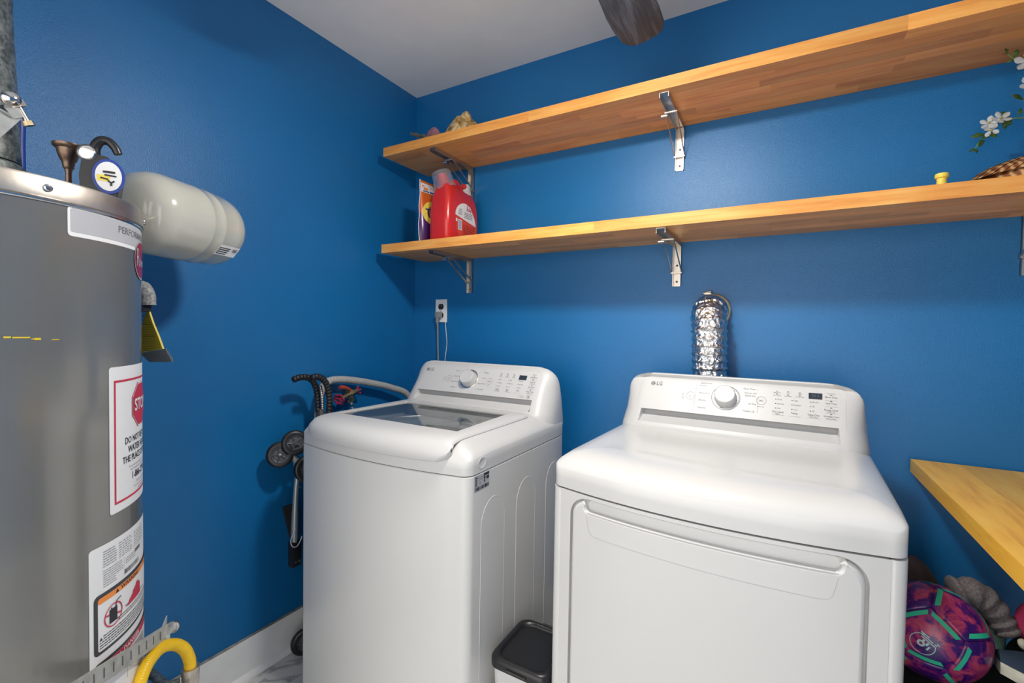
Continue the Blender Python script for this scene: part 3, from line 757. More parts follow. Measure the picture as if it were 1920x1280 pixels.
# door, rounded rim profile (nested outlines following the bow)
DWd, DT, DB = .2835, .859, .140
def door_outline(d, pocket=True):
    """closed outline of the door inset by d, with the handle notch in its top edge"""
    w, r = DWd - d, .044; t, b = DT - d, DB + d; p = []
    def arc(cx, cz, rr, a0, a1, n=7): return [(cx + rr * cos(radians(a0 + (a1 - a0) * k / n)), cz + rr * sin(radians(a0 + (a1 - a0) * k / n))) for k in range(n + 1)]
    p += [(-(w - r) + 2 * (w - r) * k / 20, b) for k in range(1, 20)]
    p += arc(w - r, b + r, r, -90, 0); p += [(w, b + r + (t - b - 2 * r) * k / 6) for k in range(1, 6)]
    p += arc(w - r, t - r, r, 0, 88)[:-1]
    nx, nz, nr = .247 + d * .8, .8335 - d * .8, .014
    p += [(nx + .004, t), (nx, t - .004)] + arc(nx - nr, nz + nr, nr, 0, -90, 5)
    p += [(nx - nr - 2 * (nx - nr) * k / 20, nz) for k in range(1, 20)]
    p += arc(-(nx - nr), nz + nr, nr, 270, 180, 5) + [(-nx, t - .004), (-(nx + .004), t)]
    p += arc(-(w - r), t - r, r, 92, 180)[1:]; p += [(-w, t - r - (t - b - 2 * r) * k / 6) for k in range(1, 6)]
    p += arc(-(w - r), b + r, r, 180, 270)
    return p
bm = BM(); rings = []
for d, dy in ((0, .014), (0, .004), (.0015, .0012), (.004, -.0012), (.007, -.0022)):
    rings.append([(x, bowd(x) + dy, z) for x, z in door_outline(d)])
loft(bm, rings, False, False)
wI, tI, bI, nxI, nzI, nr = DWd - .007, DT - .007, DB + .007, .247 + .0056, .8335 - .0056, .014
def zlo_(x): return bI + rnd(x, wI, .044)
def zA_(x): q = abs(x) - (nxI - nr); return nzI if q <= 0 else nzI + nr - sqrt(max(0, nr * nr - min(q, nr) ** 2))
def zB_(x): return min(tI - rnd(x, wI, .044), tI - .004 + max(0, abs(x) - nxI))
yI = lambda x: bowd(x) - .0022
xa_ = sorted({round(-(nxI - nr) + 2 * (nxI - nr) * k / 20, 5) for k in range(21)} | {round(sg * (nxI - nr + nr * f), 5) for f in (.31, .59, .81, .95, 1) for sg in (-1, 1)})
def strip_(xs_, zh):
    P_ = [(bm.verts.new((x, yI(x), zlo_(x))), bm.verts.new((x, yI(x), zh(x)))) for x in xs_]
    for (a, b), (c, d) in zip(P_, P_[1:]): bm.faces.new((a, c, d, b))
strip_(xa_, zA_)
for sg in (-1, 1): strip_(sorted({round(sg * v, 5) for v in [nxI, nxI + .004, .2605, .2643, .2685, .2715, .2740, .2758, wI]}), zB_)
bmesh.ops.recalc_face_normals(bm, faces=bm.faces)
door = put('door', bm, M['white'], dr, True, 30, local=True)
# handle scoop
bm = BM(); hx = [-.2535 + .507 * k / 34 for k in range(35)]
pr = [(-.0022, .8325), (.002, .8335), (.012, .8315), (.026, .834), (.031, .841), (.028, .850), (.018, .8575), (.008, .8605), (.004, .8615)]
def endk(x): 
    d = .2465 - abs(x); return 1 if d > .03 else (.08 if d <= 0 else max(.08, sqrt(max(0, 1 - (1 - d / .03) ** 2))))
loft(bm, [[(x, bowd(x) + (y if y < .003 else .002 + (y - .002) * endk(x)), z) for y, z in pr] for x in hx], False, False, closed=False)
bmesh.ops.recalc_face_normals(bm, faces=bm.faces)
put('handle_recess', bm, M['white'], door, True, 60, local=True)
for s in (-1, 1):   # end walls of the pocket
    pass
# engraved flap line under the handle
P = Print2D(); xa, za, zb, r = .243, .826, .780, .020; w = .0008
N_ = 24
for k in range(N_):
    x0 = -(xa - .006 - r) + 2 * (xa - .006 - r) * k / N_; x1 = -(xa - .006 - r) + 2 * (xa - .006 - r) * (k + 1) / N_; P.line(x0, zb, x1, zb, w)
for s in (-1, 1):
    P.line(s * xa, za, s * (xa - .006), zb + r, w)
    P.ring(s * (xa - .006 - r), zb + r, r - w / 2, r + w / 2, 8, *((270, 360) if s > 0 else (180, 270)))
P.build('engraved_line', simple('engraving_grey', (.50, .50, .51), .5), door, lambda x, z: Vector((x, bowd(x) - .0028, z)), True)
def sstep(a, b, x): t = max(0, min(1, (x - a) / (b - a))); return t * t * (3 - 2 * t)
def zf_d(x, y):
    s = max(0, HW - abs(x)); t = max(0, y - bowf(x, DBOW))
    a = drop(s, .020, .060, 1.7) + drop(s, .006, .010, 2); b = drop(t, .026, .085, 1.8) + drop(t, .012, .020, 2)
    z = .9575 - sqrt(a * a + b * b)
    # wavy front border of the shallow tray
    yb = .135 - .055 * sstep(-.22, .10, x) + .012 * sin(x * 9)
    z -= .0065 * sstep(yb - .01, yb + .035, y) * (1 - sstep(.245, .31, abs(x)))
    return z
put('top_cover', cover_mesh(DD, zf_d, None, DBOW, .030), M['white'], dr, True, 50, local=True)
con = console(dr, DD, M['whiteplastic']); knob_and_print(dr, con, True)

# ------------------------------------------------------------ foil duct behind the dryer
dt = thing('dryer_duct', (1.415, -.06, .25), 'crinkled foil dryer duct bending out of the back wall', 'duct')
P0 = resample(spline([(1.412, -.004, 1.337), (1.412, -.035, 1.334), (1.412, -.068, 1.314), (1.417, -.088, 1.27), (1.420, -.095, 1.18), (1.424, -.098, 1.0), (1.43, -.10, .7), (1.44, -.105, .35), (1.45, -.13, .28)], 12), .0042)
bm = BM(); tube(bm, P0, .05, 40, True, rf=lambda t, i: .0560 + .0034 * (1 if i % 6 == 0 else (-.1 if i % 6 in (1, 5) else -.55)) + .0005 * sin(i * 1.7), jit=.020)
put('foil_tube', bm, M['foil'], dt, True, 55)
bm = BM(); lathe(bm, [(.0605, 0), (.0620, .001), (.0620, .011), (.0605, .012)], (1.415, -.006, 1.337), (0, -1, 0), 40); clp = put('hose_clamp', bm, M['brass'], dt, True)
bm = BM(); cyl(bm, (1.385, -.013, 1.401), (1.410, -.013, 1.407), .005, 12); box(bm, 1.388, 1.412, -.019, -.007, 1.396, 1.402, .001); put('clamp_screw', bm, M['steel'], clp)

# ------------------------------------------------------------ outlet, plug and cords
ot = thing('wall_outlet', (.177, 0, 1.29), 'white duplex wall outlet below the lower shelf', 'outlet')
bm = BM(); box(bm, .142, .212, -.006, -.0005, 1.289, 1.402, .002); put('cover_plate', bm, M['trim'], ot)
for z in (1.366, 1.324):
    bm = BM(); lathe(bm, [(.0165, 0), (.0165, .0018), (0, .0018)], (.177, -.0055, z), (0, -1, 0), 24, cap=False)
    for v in bm.verts: v.co.z = z + max(-.0135, min(.0135, v.co.z - z))
    rc = put('receptacle', bm, M['black'], ot)
    bm = BM(); box(bm, .170, .172, -.008, -.0072, z + .000, z + .008); box(bm, .181, .183, -.008, -.0072, z, z + .008); put('slot', bm, M['cord'], rc)
bm = BM(); cyl(bm, (.177, -.006, 1.3455), (.177, -.007, 1.3455), .003, 10); put('plate_screw', bm, M['steel'], ot)
pc = thing('power_cord', (.172, -.02, .95), 'grey appliance cord plugged into the lower outlet socket', 'cord')
bm = BM(); box(bm, .160, .190, -.036, -.0075, 1.308, 1.340, .006); pl = put('plug', bm, M['cord'], pc, True)
bm = BM(); tube(bm, spline([(.172, -.026, 1.315), (.171, -.027, 1.295), (.170, -.022, 1.27)], 5), .009, 12, rf=lambda t, i: .0105 - .006 * t); put('strain_relief', bm, M['cord'], pc, True)
bm = BM(); tube(bm, spline([(.170, -.022, 1.275), (.169, -.018, 1.2), (.171, -.016, 1.1), (.178, -.02, .95), (.19, -.03, .7)], 8), .0042, 10); put('cable', bm, M['cord'], pc, True)
bm = BM(); tube(bm, spline([(.206, -.005, 1.291), (.207, -.007, 1.275), (.216, -.007, 1.20), (.2145, -.007, 1.16), (.207, -.008, 1.10), (.206, -.01, .95), (.205, -.012, .7)], 8), .0020, 8)
solo('thin_wire', bm, M['whitecord'], 'thin white wire hanging from the outlet plate corner', 'wire')

# ------------------------------------------------------------ water heater
HC = Vector((.345, -1.567)); HR = .2455
hc = lambda a, z, r=HR: Vector((HC.x + r * cos(radians(a)), HC.y + r * sin(radians(a)), z))
wh = thing('water_heater', (HC.x, HC.y, 0), 'tall grey cylindrical water heater at the left edge', 'water heater')
bm = BM(); lathe(bm, [(.225, .0), (.225, .04), (HR, .045), (HR, 1.468)], (*HC, 0), (0, 0, 1), 96); body = put('tank_jacket', bm, M['heater'], wh, True)
bm = BM(); lathe(bm, [(HR + .001, 1.462), (HR + .0045, 1.464), (HR + .0045, 1.493), (HR + .002, 1.497), (HR - .02, 1.499), (0, 1.502)], (*HC, 0), (0, 0, 1), 96, cap=False); lidp = put('top_pan', bm, M['steel'], wh, True)
bm = BM(); lathe(bm, [(HR + .0015, 1.4565), (HR + .0032, 1.458), (HR + .0032, 1.4605), (HR + .0015, 1.462)], (*HC, 0), (0, 0, 1), 96, cap=False); put('rim_bead', bm, M['chrome'], lidp, True)
for a in (10, 69, -50, 130, 190, 250):
    bm = BM(); d = Vector((cos(radians(a)), sin(radians(a)), 0)); lathe(bm, [(.0062, 0), (.0062, .0015), (.0048, .0032), (0, .0038)], hc(a, 1.479, HR + .0045), d, 16, cap=False); put('rim_screw', bm, M['chrome'], lidp, True)
cm = lambda off: (lambda x, z: hc(x / HR * 180 / pi, z, HR + off))
deg = lambda a: radians(a) * HR
def lab(name, a0, a1, z0, z1, mat, off, parent, r=.006):
    return Print2D().rrect(deg(a0), z0, deg(a1), z1, r, 40).build(name, mat, parent, cm(off))
# name plate strip
l1 = lab('name_label', 16.4, 112, 1.408, 1.458, M['labelwhite'], .0006, body)
lab('label_field', 17.4, 111, 1.4155, 1.4552, M['labelgrey'], .0010, l1, .003)
Print2D().line(deg(44), 1.4165, deg(111), 1.4165, .0012).text('PERFORMANCE', deg(38.4), 1.4385, .0185, 'LEFT', .004, 1.05).build('name_lettering', M['print'], l1, cm(.0014))
ov = Print2D().ring(deg(61.0), 1.392, 0, .0415, 40, sy=.96).build('emblem_rim', M['labelgrey'], body, cm(.0016))
Print2D().ring(deg(61.0), 1.392, 0, .0385, 40, sy=.96).build('emblem_disc', simple('emblem_red', (.27, .012, .045), .3), ov, cm(.0020))
Print2D().text('R', deg(55.6), 1.394, .054, 'CENTER', -.01, .62).text('heem', deg(57.6), 1.388, .028, 'LEFT', 0, .8).build('emblem_lettering', M['labelgrey'], ov, cm(.0024))
# stop label
l2 = lab('stop_label', 32.6, 88, .900, 1.178, M['labelwhite'], .0006, body)
P = Print2D(); a0, a1 = deg(35.2), deg(85.5); w = .0042
P.rect(a0, .916, a0 + w, 1.152).rect(a1 - w, .916, a1, 1.152).rect(a0, .916, a1, .916 + w, 30).rect(a0, 1.152 - w, a1, 1.152, 30)
cx, cz, ro = deg(58.5), 1.095, .0455
octg = lambda r: [(cx + r * cos(radians(22.5 + 45 * k)), cz + r * sin(radians(22.5 + 45 * k))) for k in range(8)]
P.build('red_border', M['redprint'], l2, cm(.0011))
def fan(P, pts):
    n = len(pts)
    for k in range(n): P.poly([(cx, cz), pts[k], pts[(k + 1) % n]])
P = Print2D(); fan(P, octg(ro + .0035)); P.build('stop_sign', M['redprint'], l2, cm(.0011))
P = Print2D(); fan(P, octg(ro + .0017)); P.build('stop_sign_line', M['labelwhite'], l2, cm(.0015))
P = Print2D(); fan(P, octg(ro)); P.build('stop_sign_face', M['redprint'], l2, cm(.0019))
Print2D().text('STOP', cx, cz, .034, 'CENTER', .02, .9).build('stop_word', M['labelwhite'], l2, cm(.0023))
P = Print2D(); cx2 = deg(60)
P.text('DO NOT RETURN THIS', cx2, 1.030, .0185, bold=.012, sx=.80).text('WATER HEATER TO', cx2, 1.0115, .0185, bold=.012, sx=.80).text('THE PLACE OF PURCHASE', cx2, .993, .0185, bold=.012, sx=.78)
P.build('notice_lettering', M['blackprint'], l2, cm(.0012))
Print2D().text('1-866-279-4566', cx2, .956, .0200, bold=.012, sx=.84).build('phone_number', M['blackprint'], l2, cm(.0012))
P = Print2D(); P.text('If you are experiencing any issues with this product or', cx2, .977, .0058).text('need installation or operating assistance please call', cx2, .970, .0058).text('Technical support is available', cx2, .940, .0058).text('For warranty and service information', cx2, .932, .0058).text('visit the maker website', cx2, .925, .0058)
P.build('small_print', M['lightprint'], l2, cm(.0012))
# data and warning label
l3 = lab('warning_label', 22.8, 98, .30, .852, M['labelwhite'], .0006, body)
P = Print2D(); rr = random.Random(2)
def words(P, x0, x1, z, h, wmin=.0025, wmax=.009, gap=.0012):
    x = x0
    while x < x1 - wmin:
        w_ = min(rr.uniform(wmin, wmax), x1 - x); P.rect(x, z, x + w_, z + h * .66, 1 if w_ < .004 else 2); x += w_ + gap
for row in range(7): words(P, deg(29), deg(36), .838 - row * .0046, .0021); words(P, deg(37.5), deg(47), .838 - row * .0046, .0021, gap=.003); words(P, deg(49), deg(60), .838 - row * .0046, .0021, gap=.003)
for row in range(8): words(P, deg(29), deg(40 - (4 if row > 4 else 0)), .8025 - row * .0042, .0017)
for row in range(3): words(P, deg(42), deg(50), .799 - row * .0045, .0017)
for k in range(30): P.rect(deg(41.2) + k * .0019, .7705, deg(41.2) + k * .0019 + rr.choice((.0007, .0012)), .7795)
for a in range(5):
    for b in range(5):
        if (a * 3 + b * 5 + a * b) % 3: pass
P.rect(deg(50), .796, deg(56), .8035, 2)
P.line(deg(40.8), .805, deg(40.8), .768, .0004).line(deg(28.8), .806, deg(66), .806, .0004)
P.build('data_lettering', M['print'], l3, cm(.0011))
Print2D().rrect(deg(24.6), .652, deg(97), .7635, .009, 30).build('warning_frame', simple('frame_dark', (.045, .045, .05), .5), l3, cm(.0011))
Print2D().rrect(deg(26.3), .658, deg(95), .7565, .004, 30).build('warning_field', M['labelwhite'], l3, cm(.0015))
Print2D().rrect(deg(26.3), .7460, deg(95), .7565, .003, 30).build('orange_bar', M['orangeprint'], l3, cm(.0019))
P = Print2D().text('WARNING', deg(38.3), .7512, .0112, 'LEFT', .01, 1.15).poly([(deg(35), .7475), (deg(35) + .0085, .7475), (deg(35) + .0042, .7550)])
P.line(deg(26.3), .6885, deg(95), .6885, .0005)
for row in range(5): words(P, deg(28.6 if row < 2 else 26.8), deg(92), .6825 - row * .0049, .0026)
for row in range(2): words(P, deg(35.5), deg(92), .6965 - row * .0048 + .0, .0024)
words(P, deg(41), deg(60), .7065, .0028)
P.poly([(deg(26.8), .6775), (deg(26.8) + .006, .6775), (deg(26.8) + .003, .6835)])
P.rect(deg(31.6), .697, deg(35.8), .7235, 2).line(deg(35), .7235, deg(35.6), .7335, .0024).line(deg(35.6), .7335, deg(38.2), .7355, .002).rect(deg(32.4), .7235, deg(33), .7265)
P.build('warning_lettering', M['blackprint'], l3, cm(.0022))
P = Print2D().ring(deg(33.9), .711, .0192, .0214, 36).line(deg(29.8), .7165, deg(38.0), .7055, .0030)
fx0, fx1 = deg(41.6), deg(54.5); fw = fx1 - fx0
for k, (h0, h1) in enumerate(((.0, .004), (.004, .012), (.010, .015), (.013, .024), (.018, .026), (.022, .034), (.026, .030), (.028, .022))):
    a = fx0 + fw * k / 8; b = fx0 + fw * (k + 1) / 8; P.poly([(a, .704), (b, .704), (b, .704 + h1), (a, .704 + h0)])
P.build('red_symbols', M['redprint'], l3, cm(.0026))
Print2D().rrect(deg(24.3), .48, deg(97), .6375, .009, 30).build('danger_frame', simple('frame_dark2', (.045, .045, .05), .5), l3, cm(.0011))
Print2D().rrect(deg(25.8), .486, deg(95), .6315, .004, 30).build('danger_field', M['labelwhite'], l3, cm(.0015))
Print2D().rrect(deg(25.8), .6175, deg(95), .6315, .003, 30).build('danger_bar', M['redprint'], l3, cm(.0019))
Print2D().text('DANGER', deg(39.6), .6245, .0125, 'LEFT', .01, 1.15).poly([(deg(36.6), .620), (deg(36.6) + .0085, .620), (deg(36.6) + .0042, .629)]).build('danger_word', M['labelwhite'], l3, cm(.0023))
P = Print2D()
for row in range(7): words(P, deg(44), deg(60), .609 - row * .0052, .0028)
P.ring(deg(35), .600, 0, .010, 16).ring(deg(38.6), .600, 0, .010, 16).line(deg(42.4), .614, deg(42.4), .56, .0006)
P.build('danger_lettering', M['blackprint'], l3, cm(.0020))
# paint marks
P = Print2D()
for a, z, w_, h in ((.2, 1.236, .020, .0022), (6, 1.2335, .008, .0035), (5.2, 1.2335, .006, .0018), (-2, 1.2365, .008, .0028), (11, 1.232, .01, .0012)): P.rect(deg(a), z - h / 2, deg(a) + w_, z + h / 2, 3)
P.build('yellow_paint_marks', M['tag'], body, cm(.0005))
# draft hood and vent pipe
VX, VY = .334, -1.560
bm = BM(); lathe(bm, [(.100, 1.5005), (.098, 1.508), (.078, 1.532), (.072, 1.541), (.071, 1.553), (.066, 1.557)], (VX, VY, 0), (0, 0, 1), 48, cap=True); put('draft_hood', bm, M['galv'], wh, True)
vp = thing('vent_pipe', (VX, VY, 1.557), 'galvanised vent pipe rising from the water heater top', 'pipe')
bm = BM(); lathe(bm, [(.0655, 0), (.0655, .06), (.0662, .063), (.0655, .066), (.0655, .30), (.0668, .305), (.0655, .31), (.063, .868)], (VX, VY, 1.5575), (-.018, -.030, 1), 48); put('pipe_wall', bm, M['galv'], vp, True)
bm = BM(); cyl(bm, (VX + .066, VY + .006, 1.58), (VX + .030, VY - .014, 2.42), .0016, 6); put('folded_seam', bm, M['steel'], vp)
bm = BM(); lathe(bm, [(.075, -.003), (.12, -.003), (.12, .0), (.075, .0)], (VX - .016, VY - .026, 2.4255), (0, 0, 1), 32, cap=False); put('ceiling_collar', bm, M['galv'], vp)
# perforated strap round the vent pipe with carriage bolt
vs = thing('pipe_strap', (VX, VY, 1.63), 'perforated steel strap bolted aslant round the vent pipe', 'strap')
def strap_ring(bm, c, r, z_of, h, a0, a1, n, th, slots=True):
    def P_(a, dz, rr): return Vector((c[0] + rr * cos(radians(a)), c[1] + rr * sin(radians(a)), z_of(a) + dz))
    st_ = (a1 - a0) / n
    for k in range(n):
        a = a0 + st_ * k; b = a + st_; sl = slots and (k % 4 == 1)
        parts = [(-h / 2, -h * .16), (h * .16, h / 2)] if sl else [(-h / 2, h / 2)]
        for lo, hi in parts:
            q = [P_(a, lo, r), P_(b, lo, r), P_(b, hi, r), P_(a, hi, r)]; w_ = [P_(a, lo, r + th), P_(b, lo, r + th), P_(b, hi, r + th), P_(a, hi, r + th)]
            Q = [bm.verts.new(p) for p in q]; W = [bm.verts.new(p) for p in w_]
            bm.faces.new(W); bm.faces.new(Q[::-1])
            for i in range(4): bm.faces.new((Q[i], Q[(i + 1) % 4], W[(i + 1) % 4], W[i]))
pn_ = Vector((.985, -.17, 0))
pl_ = [(.452, -1.588, 1.661), (.459, -1.548, 1.646), (.468, -1.512, 1.631), (.461, -1.543, 1.580), (.451, -1.590, 1.508), (.440, -1.640, 1.520), (.440, -1.640, 1.690)]
sh_ = Vector((-.055, .0, 0)); pl_ = [Vector(p) + sh_ for p in pl_]
bm = BM(); prism(bm, pl_, pn_ * .0025); put('strap_plate', bm, M['zinc'], vs)
def slot_(cx_, L, wd_, ang, name='slot'):
    c_ = Vector(cx_) + sh_ + pn_ * .0026; a_ = Vector((.17, .985, 0)); d1 = (a_ * cos(ang) + Vector((0, 0, 1)) * sin(ang)); d2 = d1.cross(pn_)
    bm = BM(); pts_ = [c_ + d1 * (L / 2 * cos(t)) + d2 * (wd_ / 2 * (1 if sin(t) > 0 else -1) * abs(sin(t)) ** .6) for t in [2 * pi * (q + .5) / 16 for q in range(16)]]
    prism(bm, pts_, pn_ * .0006); put(name, bm, M['grout'], vs)
slot_((.460, -1.543, 1.622), .034, .011, -.62); slot_((.464, -1.533, 1.634), .022, .0018, -.55); slot_((.458, -1.553, 1.597), .020, .009, -.62)
bm = BM(); prism(bm, [Vector(p) + sh_ + pn_ * .003 for p in ((.463, -1.533, 1.645), (.464, -1.528, 1.658), (.466, -1.516, 1.652), (.468, -1.510, 1.634), (.466, -1.520, 1.628))], pn_ * .003); put('strap_ear', bm, M['zinc'], vs)
bm = BM(); strap_ring(bm, (VX - .002, VY - .003), .0675, lambda a: 1.632, .040, -200, 10, 36, .0022); bmesh.ops.remove_doubles(bm, verts=bm.verts, dist=1e-5); put('strap_band', bm, M['galv'], vs)
b0 = Vector((.464, -1.525, 1.662)) + sh_ + pn_ * .012; bd = Vector((.05, .42, -.90)).normalized(); hx_ = Vector((.80, -.30, .35)).normalized()
bm = BM(); lathe(bm, [(0, .0105), (.006, .0095), (.0115, .006), (.0140, 0), (.0140, -.004), (.009, -.007)], b0, hx_, 24, cap=False); put('bolt_head', bm, M['chrome'], vs, True)
b1_ = Vector((.4665, -1.516, 1.656)) + sh_
bm = BM(); cyl(bm, b1_ + Vector((0, -.004, .006)), b1_ + Vector((0, .002, -.004)), .012, 6); put('upper_nut', bm, M['steel'], vs)
bm = BM(); cyl(bm, b1_, b1_ + bd * .036, .0045, 12); put('bolt_shank', bm, M['steel'], vs, True)
bm = BM(); cyl(bm, b1_ + bd * .028, b1_ + bd * .036, .0085, 6); put('nut', bm, M['brass'], vs)
bm = BM(); tube(bm, spline([(.322, -1.494, 1.503), (.320, -1.493, 1.60), (.318, -1.496, 1.68), (.300, -1.530, 1.74), (.240, -1.60, 1.80), (.12, -1.66, 1.82), (.004, -1.67, 1.82)], 8), .0085, 12)
solo('water_line', bm, M['blue'], 'narrow blue water line just behind the vent pipe', 'pipe')
# seismic strap low on the heater
ss = thing('heater_strap', (.52, -1.42, .58), 'slotted steel strap with a domed end bolt crossing the lower water heater', 'strap')
Q1, Q2 = Vector((0.6513,-1.54,0.6649)), Vector((0.4308,-1.3025,0.5632)); ofs_ = Vector((.82, .57, 0)) * .011; Q1 += ofs_; Q2 += ofs_; Q1 = Q1 + (Q1 - Q2) * .35
bdir = (Q2 - Q1).normalized(); bn = bdir.cross(Vector((0, 0, 1))).normalized(); bu = Vector((0, 0, 1))
bm = BM(); hh = .0185; prism(bm, [Q1 - bu * hh, Q2 - bu * hh * .95, Q2 + bdir * .006 - bu * .008, Q2 + bdir * .006 + bu * .010, Q2 + bu * hh * .9, Q1 + bu * hh], bn * .0025); put('strap_bar', bm, M['zinc'], ss)
L_ = (Q2 - Q1).length; k = 0; t = .035
while t < L_ - .03:
    c_ = Q2 - bdir * t + bn * .0026; sl = bu * .0085; w2 = bdir * .0017
    bm = BM(); prism(bm, [c_ - sl - w2, c_ - sl * 1.15, c_ - sl + w2, c_ + sl + w2, c_ + sl * 1.15, c_ + sl - w2], bn * .0005); put('slot', bm, M['grout'], ss)
    bm = BM(); prism(bm, [c_ - bn * .0057 - sl - w2, c_ - bn * .0057 - sl + w2, c_ - bn * .0057 + sl + w2, c_ - bn * .0057 + sl - w2], bn * .0005); put('slot', bm, M['grout'], ss); t += .0285
bm = BM(); prism(bm, [Q2 - bdir * .022 + bu * hh * .9, Q2 - bdir * .004 + bu * hh * .9, Q2 - bdir * .002 + bu * (hh + .018)], bn * .002); put('bent_tab', bm, M['zinc'], ss)
bm = BM(); c_ = Q2 - bdir * .008 - bu * .018 + bn * .004; box(bm, c_.x - .004, c_.x + .004, c_.y - .005, c_.y + .005, c_.z - .010, c_.z + .010, .0015); put('clip', bm, M['zinc'], ss)
bx_ = (bdir + Vector((0, 0, .12)) + Vector((.12, .05, 0))).normalized()
bm = BM(); cyl(bm, Q2 - bdir * .002, Q2 + bx_ * .018, .0105, 14); put('spacer', bm, M['zinc'], ss, True)
bm = BM(); lathe(bm, [(.0125, 0), (.0135, .002), (.0130, .008), (.0095, .013), (0, .0150)], Q2 + bx_ * .018, bx_, 20); put('bolt_head', bm, M['chrome'], ss, True)
# things on the heater top
cs = thing('candlestick', (.428, -1.452, 1.502), 'bronze trumpet-shaped candlestick on the water heater', 'candlestick')
cc = (.428, -1.452, 0)
bm = BM(); lathe(bm, [(.014, 1.5015), (.014, 1.504), (.006, 1.508), (.0048, 1.515), (.0048, 1.551), (.006, 1.556)], cc, (0, 0, 1), 28); put('stem', bm, M['bronze'], cs, True)
bm = BM(); lathe(bm, [(.006, 1.556), (.0085, 1.559), (.0085, 1.563), (.0095, 1.566), (.0095, 1.569), (.0125, 1.574), (.0165, 1.586), (.0180, 1.594), (.0225, 1.597), (.0235, 1.6), (.0235, 1.603), (.020, 1.6035), (.015, 1.595)], cc, (0, 0, 1), 32); put('cup', bm, M['bronze'], cs, True)
gd = thing('tape_measure', (.480, -1.425, 1.502), 'black hooked tape measure with chrome disc and round blue-rimmed sticker, on the water heater', 'tool')
gx = Vector((.50, .866, 0)); gn = Vector((.866, -.50, 0)); gc = Vector((.478, -1.422, 0))
def gp(u, z, n=0): return gc + gx * u + gn * n + Vector((0, 0, z))
def gprism(pts, n0, n1): bm = BM(); prism(bm, [gp(u, z, n0) for u, z in pts], gn * (n1 - n0)); bmesh.ops.bevel(bm, geom=[e for e in bm.edges], offset=.0015, segments=2, affect='EDGES'); return bm
put('case', gprism([(-.024, 1.5035), (.030, 1.5035), (.034, 1.530), (.028, 1.565), (.016, 1.580), (-.006, 1.583), (-.022, 1.570), (-.026, 1.54)], -.016, .016), M['black'], gd, True, 35)
bm = BM(); tube(bm, spline([gp(-.006, 1.572), gp(-.006, 1.596), gp(.002, 1.612), gp(.014, 1.614), gp(.024, 1.604), gp(.029, 1.592)], 6), .008, 12, rf=lambda t, i: .0095 - .0025 * t); put('hook', bm, M['black'], gd, True)
bm = BM(); lathe(bm, [(.0135, 0), (.0135, .004), (.0115, .0055), (.0115, .0045), (0, .0055)], gp(-.014, 1.582, .012), gn + Vector((.1, -.2, 0)), 24, cap=False); dd = put('chrome_disc', bm, M['chrome'], gd, True)
bm = BM(); lathe(bm, [(.0155, -.002), (.0155, .0035), (.0138, .0035)], gp(-.014, 1.582, .012), gn + Vector((.1, -.2, 0)), 24, cap=False); put('disc_bezel', bm, M['black'], dd, True)
fc = gp(.018, 1.542, .0165)
bm = BM(); lathe(bm, [(.0245, 0), (.0245, .002), (.0215, .0022), (0, .0022)], fc, gn, 36, cap=False)
for v in bm.verts: v.co.z = 1.542 + (v.co.z - 1.542) * 1.35
fr_ = put('sticker_rim', bm, M['blue'], gd, True)
gm = lambda off: (lambda x, z: fc + gx * x + Vector((0, 0, z)) + gn * (off))
Print2D().ring(0, 0, 0, .0200, 32, sy=1.38).build('sticker_face', M['labelwhite'], fr_, gm(.0030))
Print2D().rect(-.0170, -.010, .002, .002).build('sticker_yellow', M['paleyellow'], fr_, gm(.0034))
P = Print2D().line(.004, -.012, .004, -.018, .003).line(.004, -.012, -.001, -.008, .003).line(.004, -.012, .009, -.008, .003); P.line(-.008, .008, .010, .008, .004).line(-.006, .002, .012, .001, .003).line(-.012, -.004, .0, -.006, .003)
P.build('sticker_marks', M['blackprint'], fr_, gm(.0038))

# ------------------------------------------------------------ expansion tank
et = thing('expansion_tank', (.26, -1.18, 1.43), 'off-white horizontal expansion tank beside the water heater top', 'tank')
A = Vector((.326, -1.300, 1.524)); ax = Vector((-.100, .232, 0)).normalized()
pr = [(0, -.036), (.03, -.035), (.06, -.028), (.082, -.014), (.094, .008), (.0975, .030), (.0975, .112), (.0990, .116), (.0975, .120), (.0975, .150), (.0990, .154), (.0975, .158), (.0975, .200), (.094, .226), (.082, .248), (.060, .262), (.03, .270), (0, .272)]
bm = BM(); lathe(bm, pr, A, ax, 64, cap=False); ets = put('tank_shell', bm, M['tank'], et, True, 60)
bm = BM(); tube(bm, spline([A - ax * .033, A - ax * .048 + Vector((0, 0, -.008)), A - ax * .052 + Vector((-.01, 0, -.04)), A - ax * .052 + Vector((-.03, -.005, -.09)), Vector((.12, -1.37, 1.40)), Vector((.004, -1.38, 1.395))], 6), .010, 14); put('feed_pipe', bm, M['brass'], et, True)
u_, w_ = frame_of(ax)
def tm(off):
    def f(x, y):
        a = radians(-38) + y / .0975; side = Vector((.918, .397, 0)); return A + ax * (.150 + x) + (side * cos(a) + Vector((0, 0, 1)) * sin(a)) * (.0975 + off)
    return f
tl = Print2D().rect(0, -.020, .072, .012, 4).build('tank_sticker', M['labelwhite'], ets, tm(.0016))
P = Print2D()
for k in range(12): P.rect(.050 + k * .0014, -.004, .0507 + k * .0014, .006)
for k in range(4): P.rect(.004, -.016 + k * .006, .036 + k * .002, -.0135 + k * .006)
P.build('sticker_print', M['blackprint'], tl, tm(.0020))

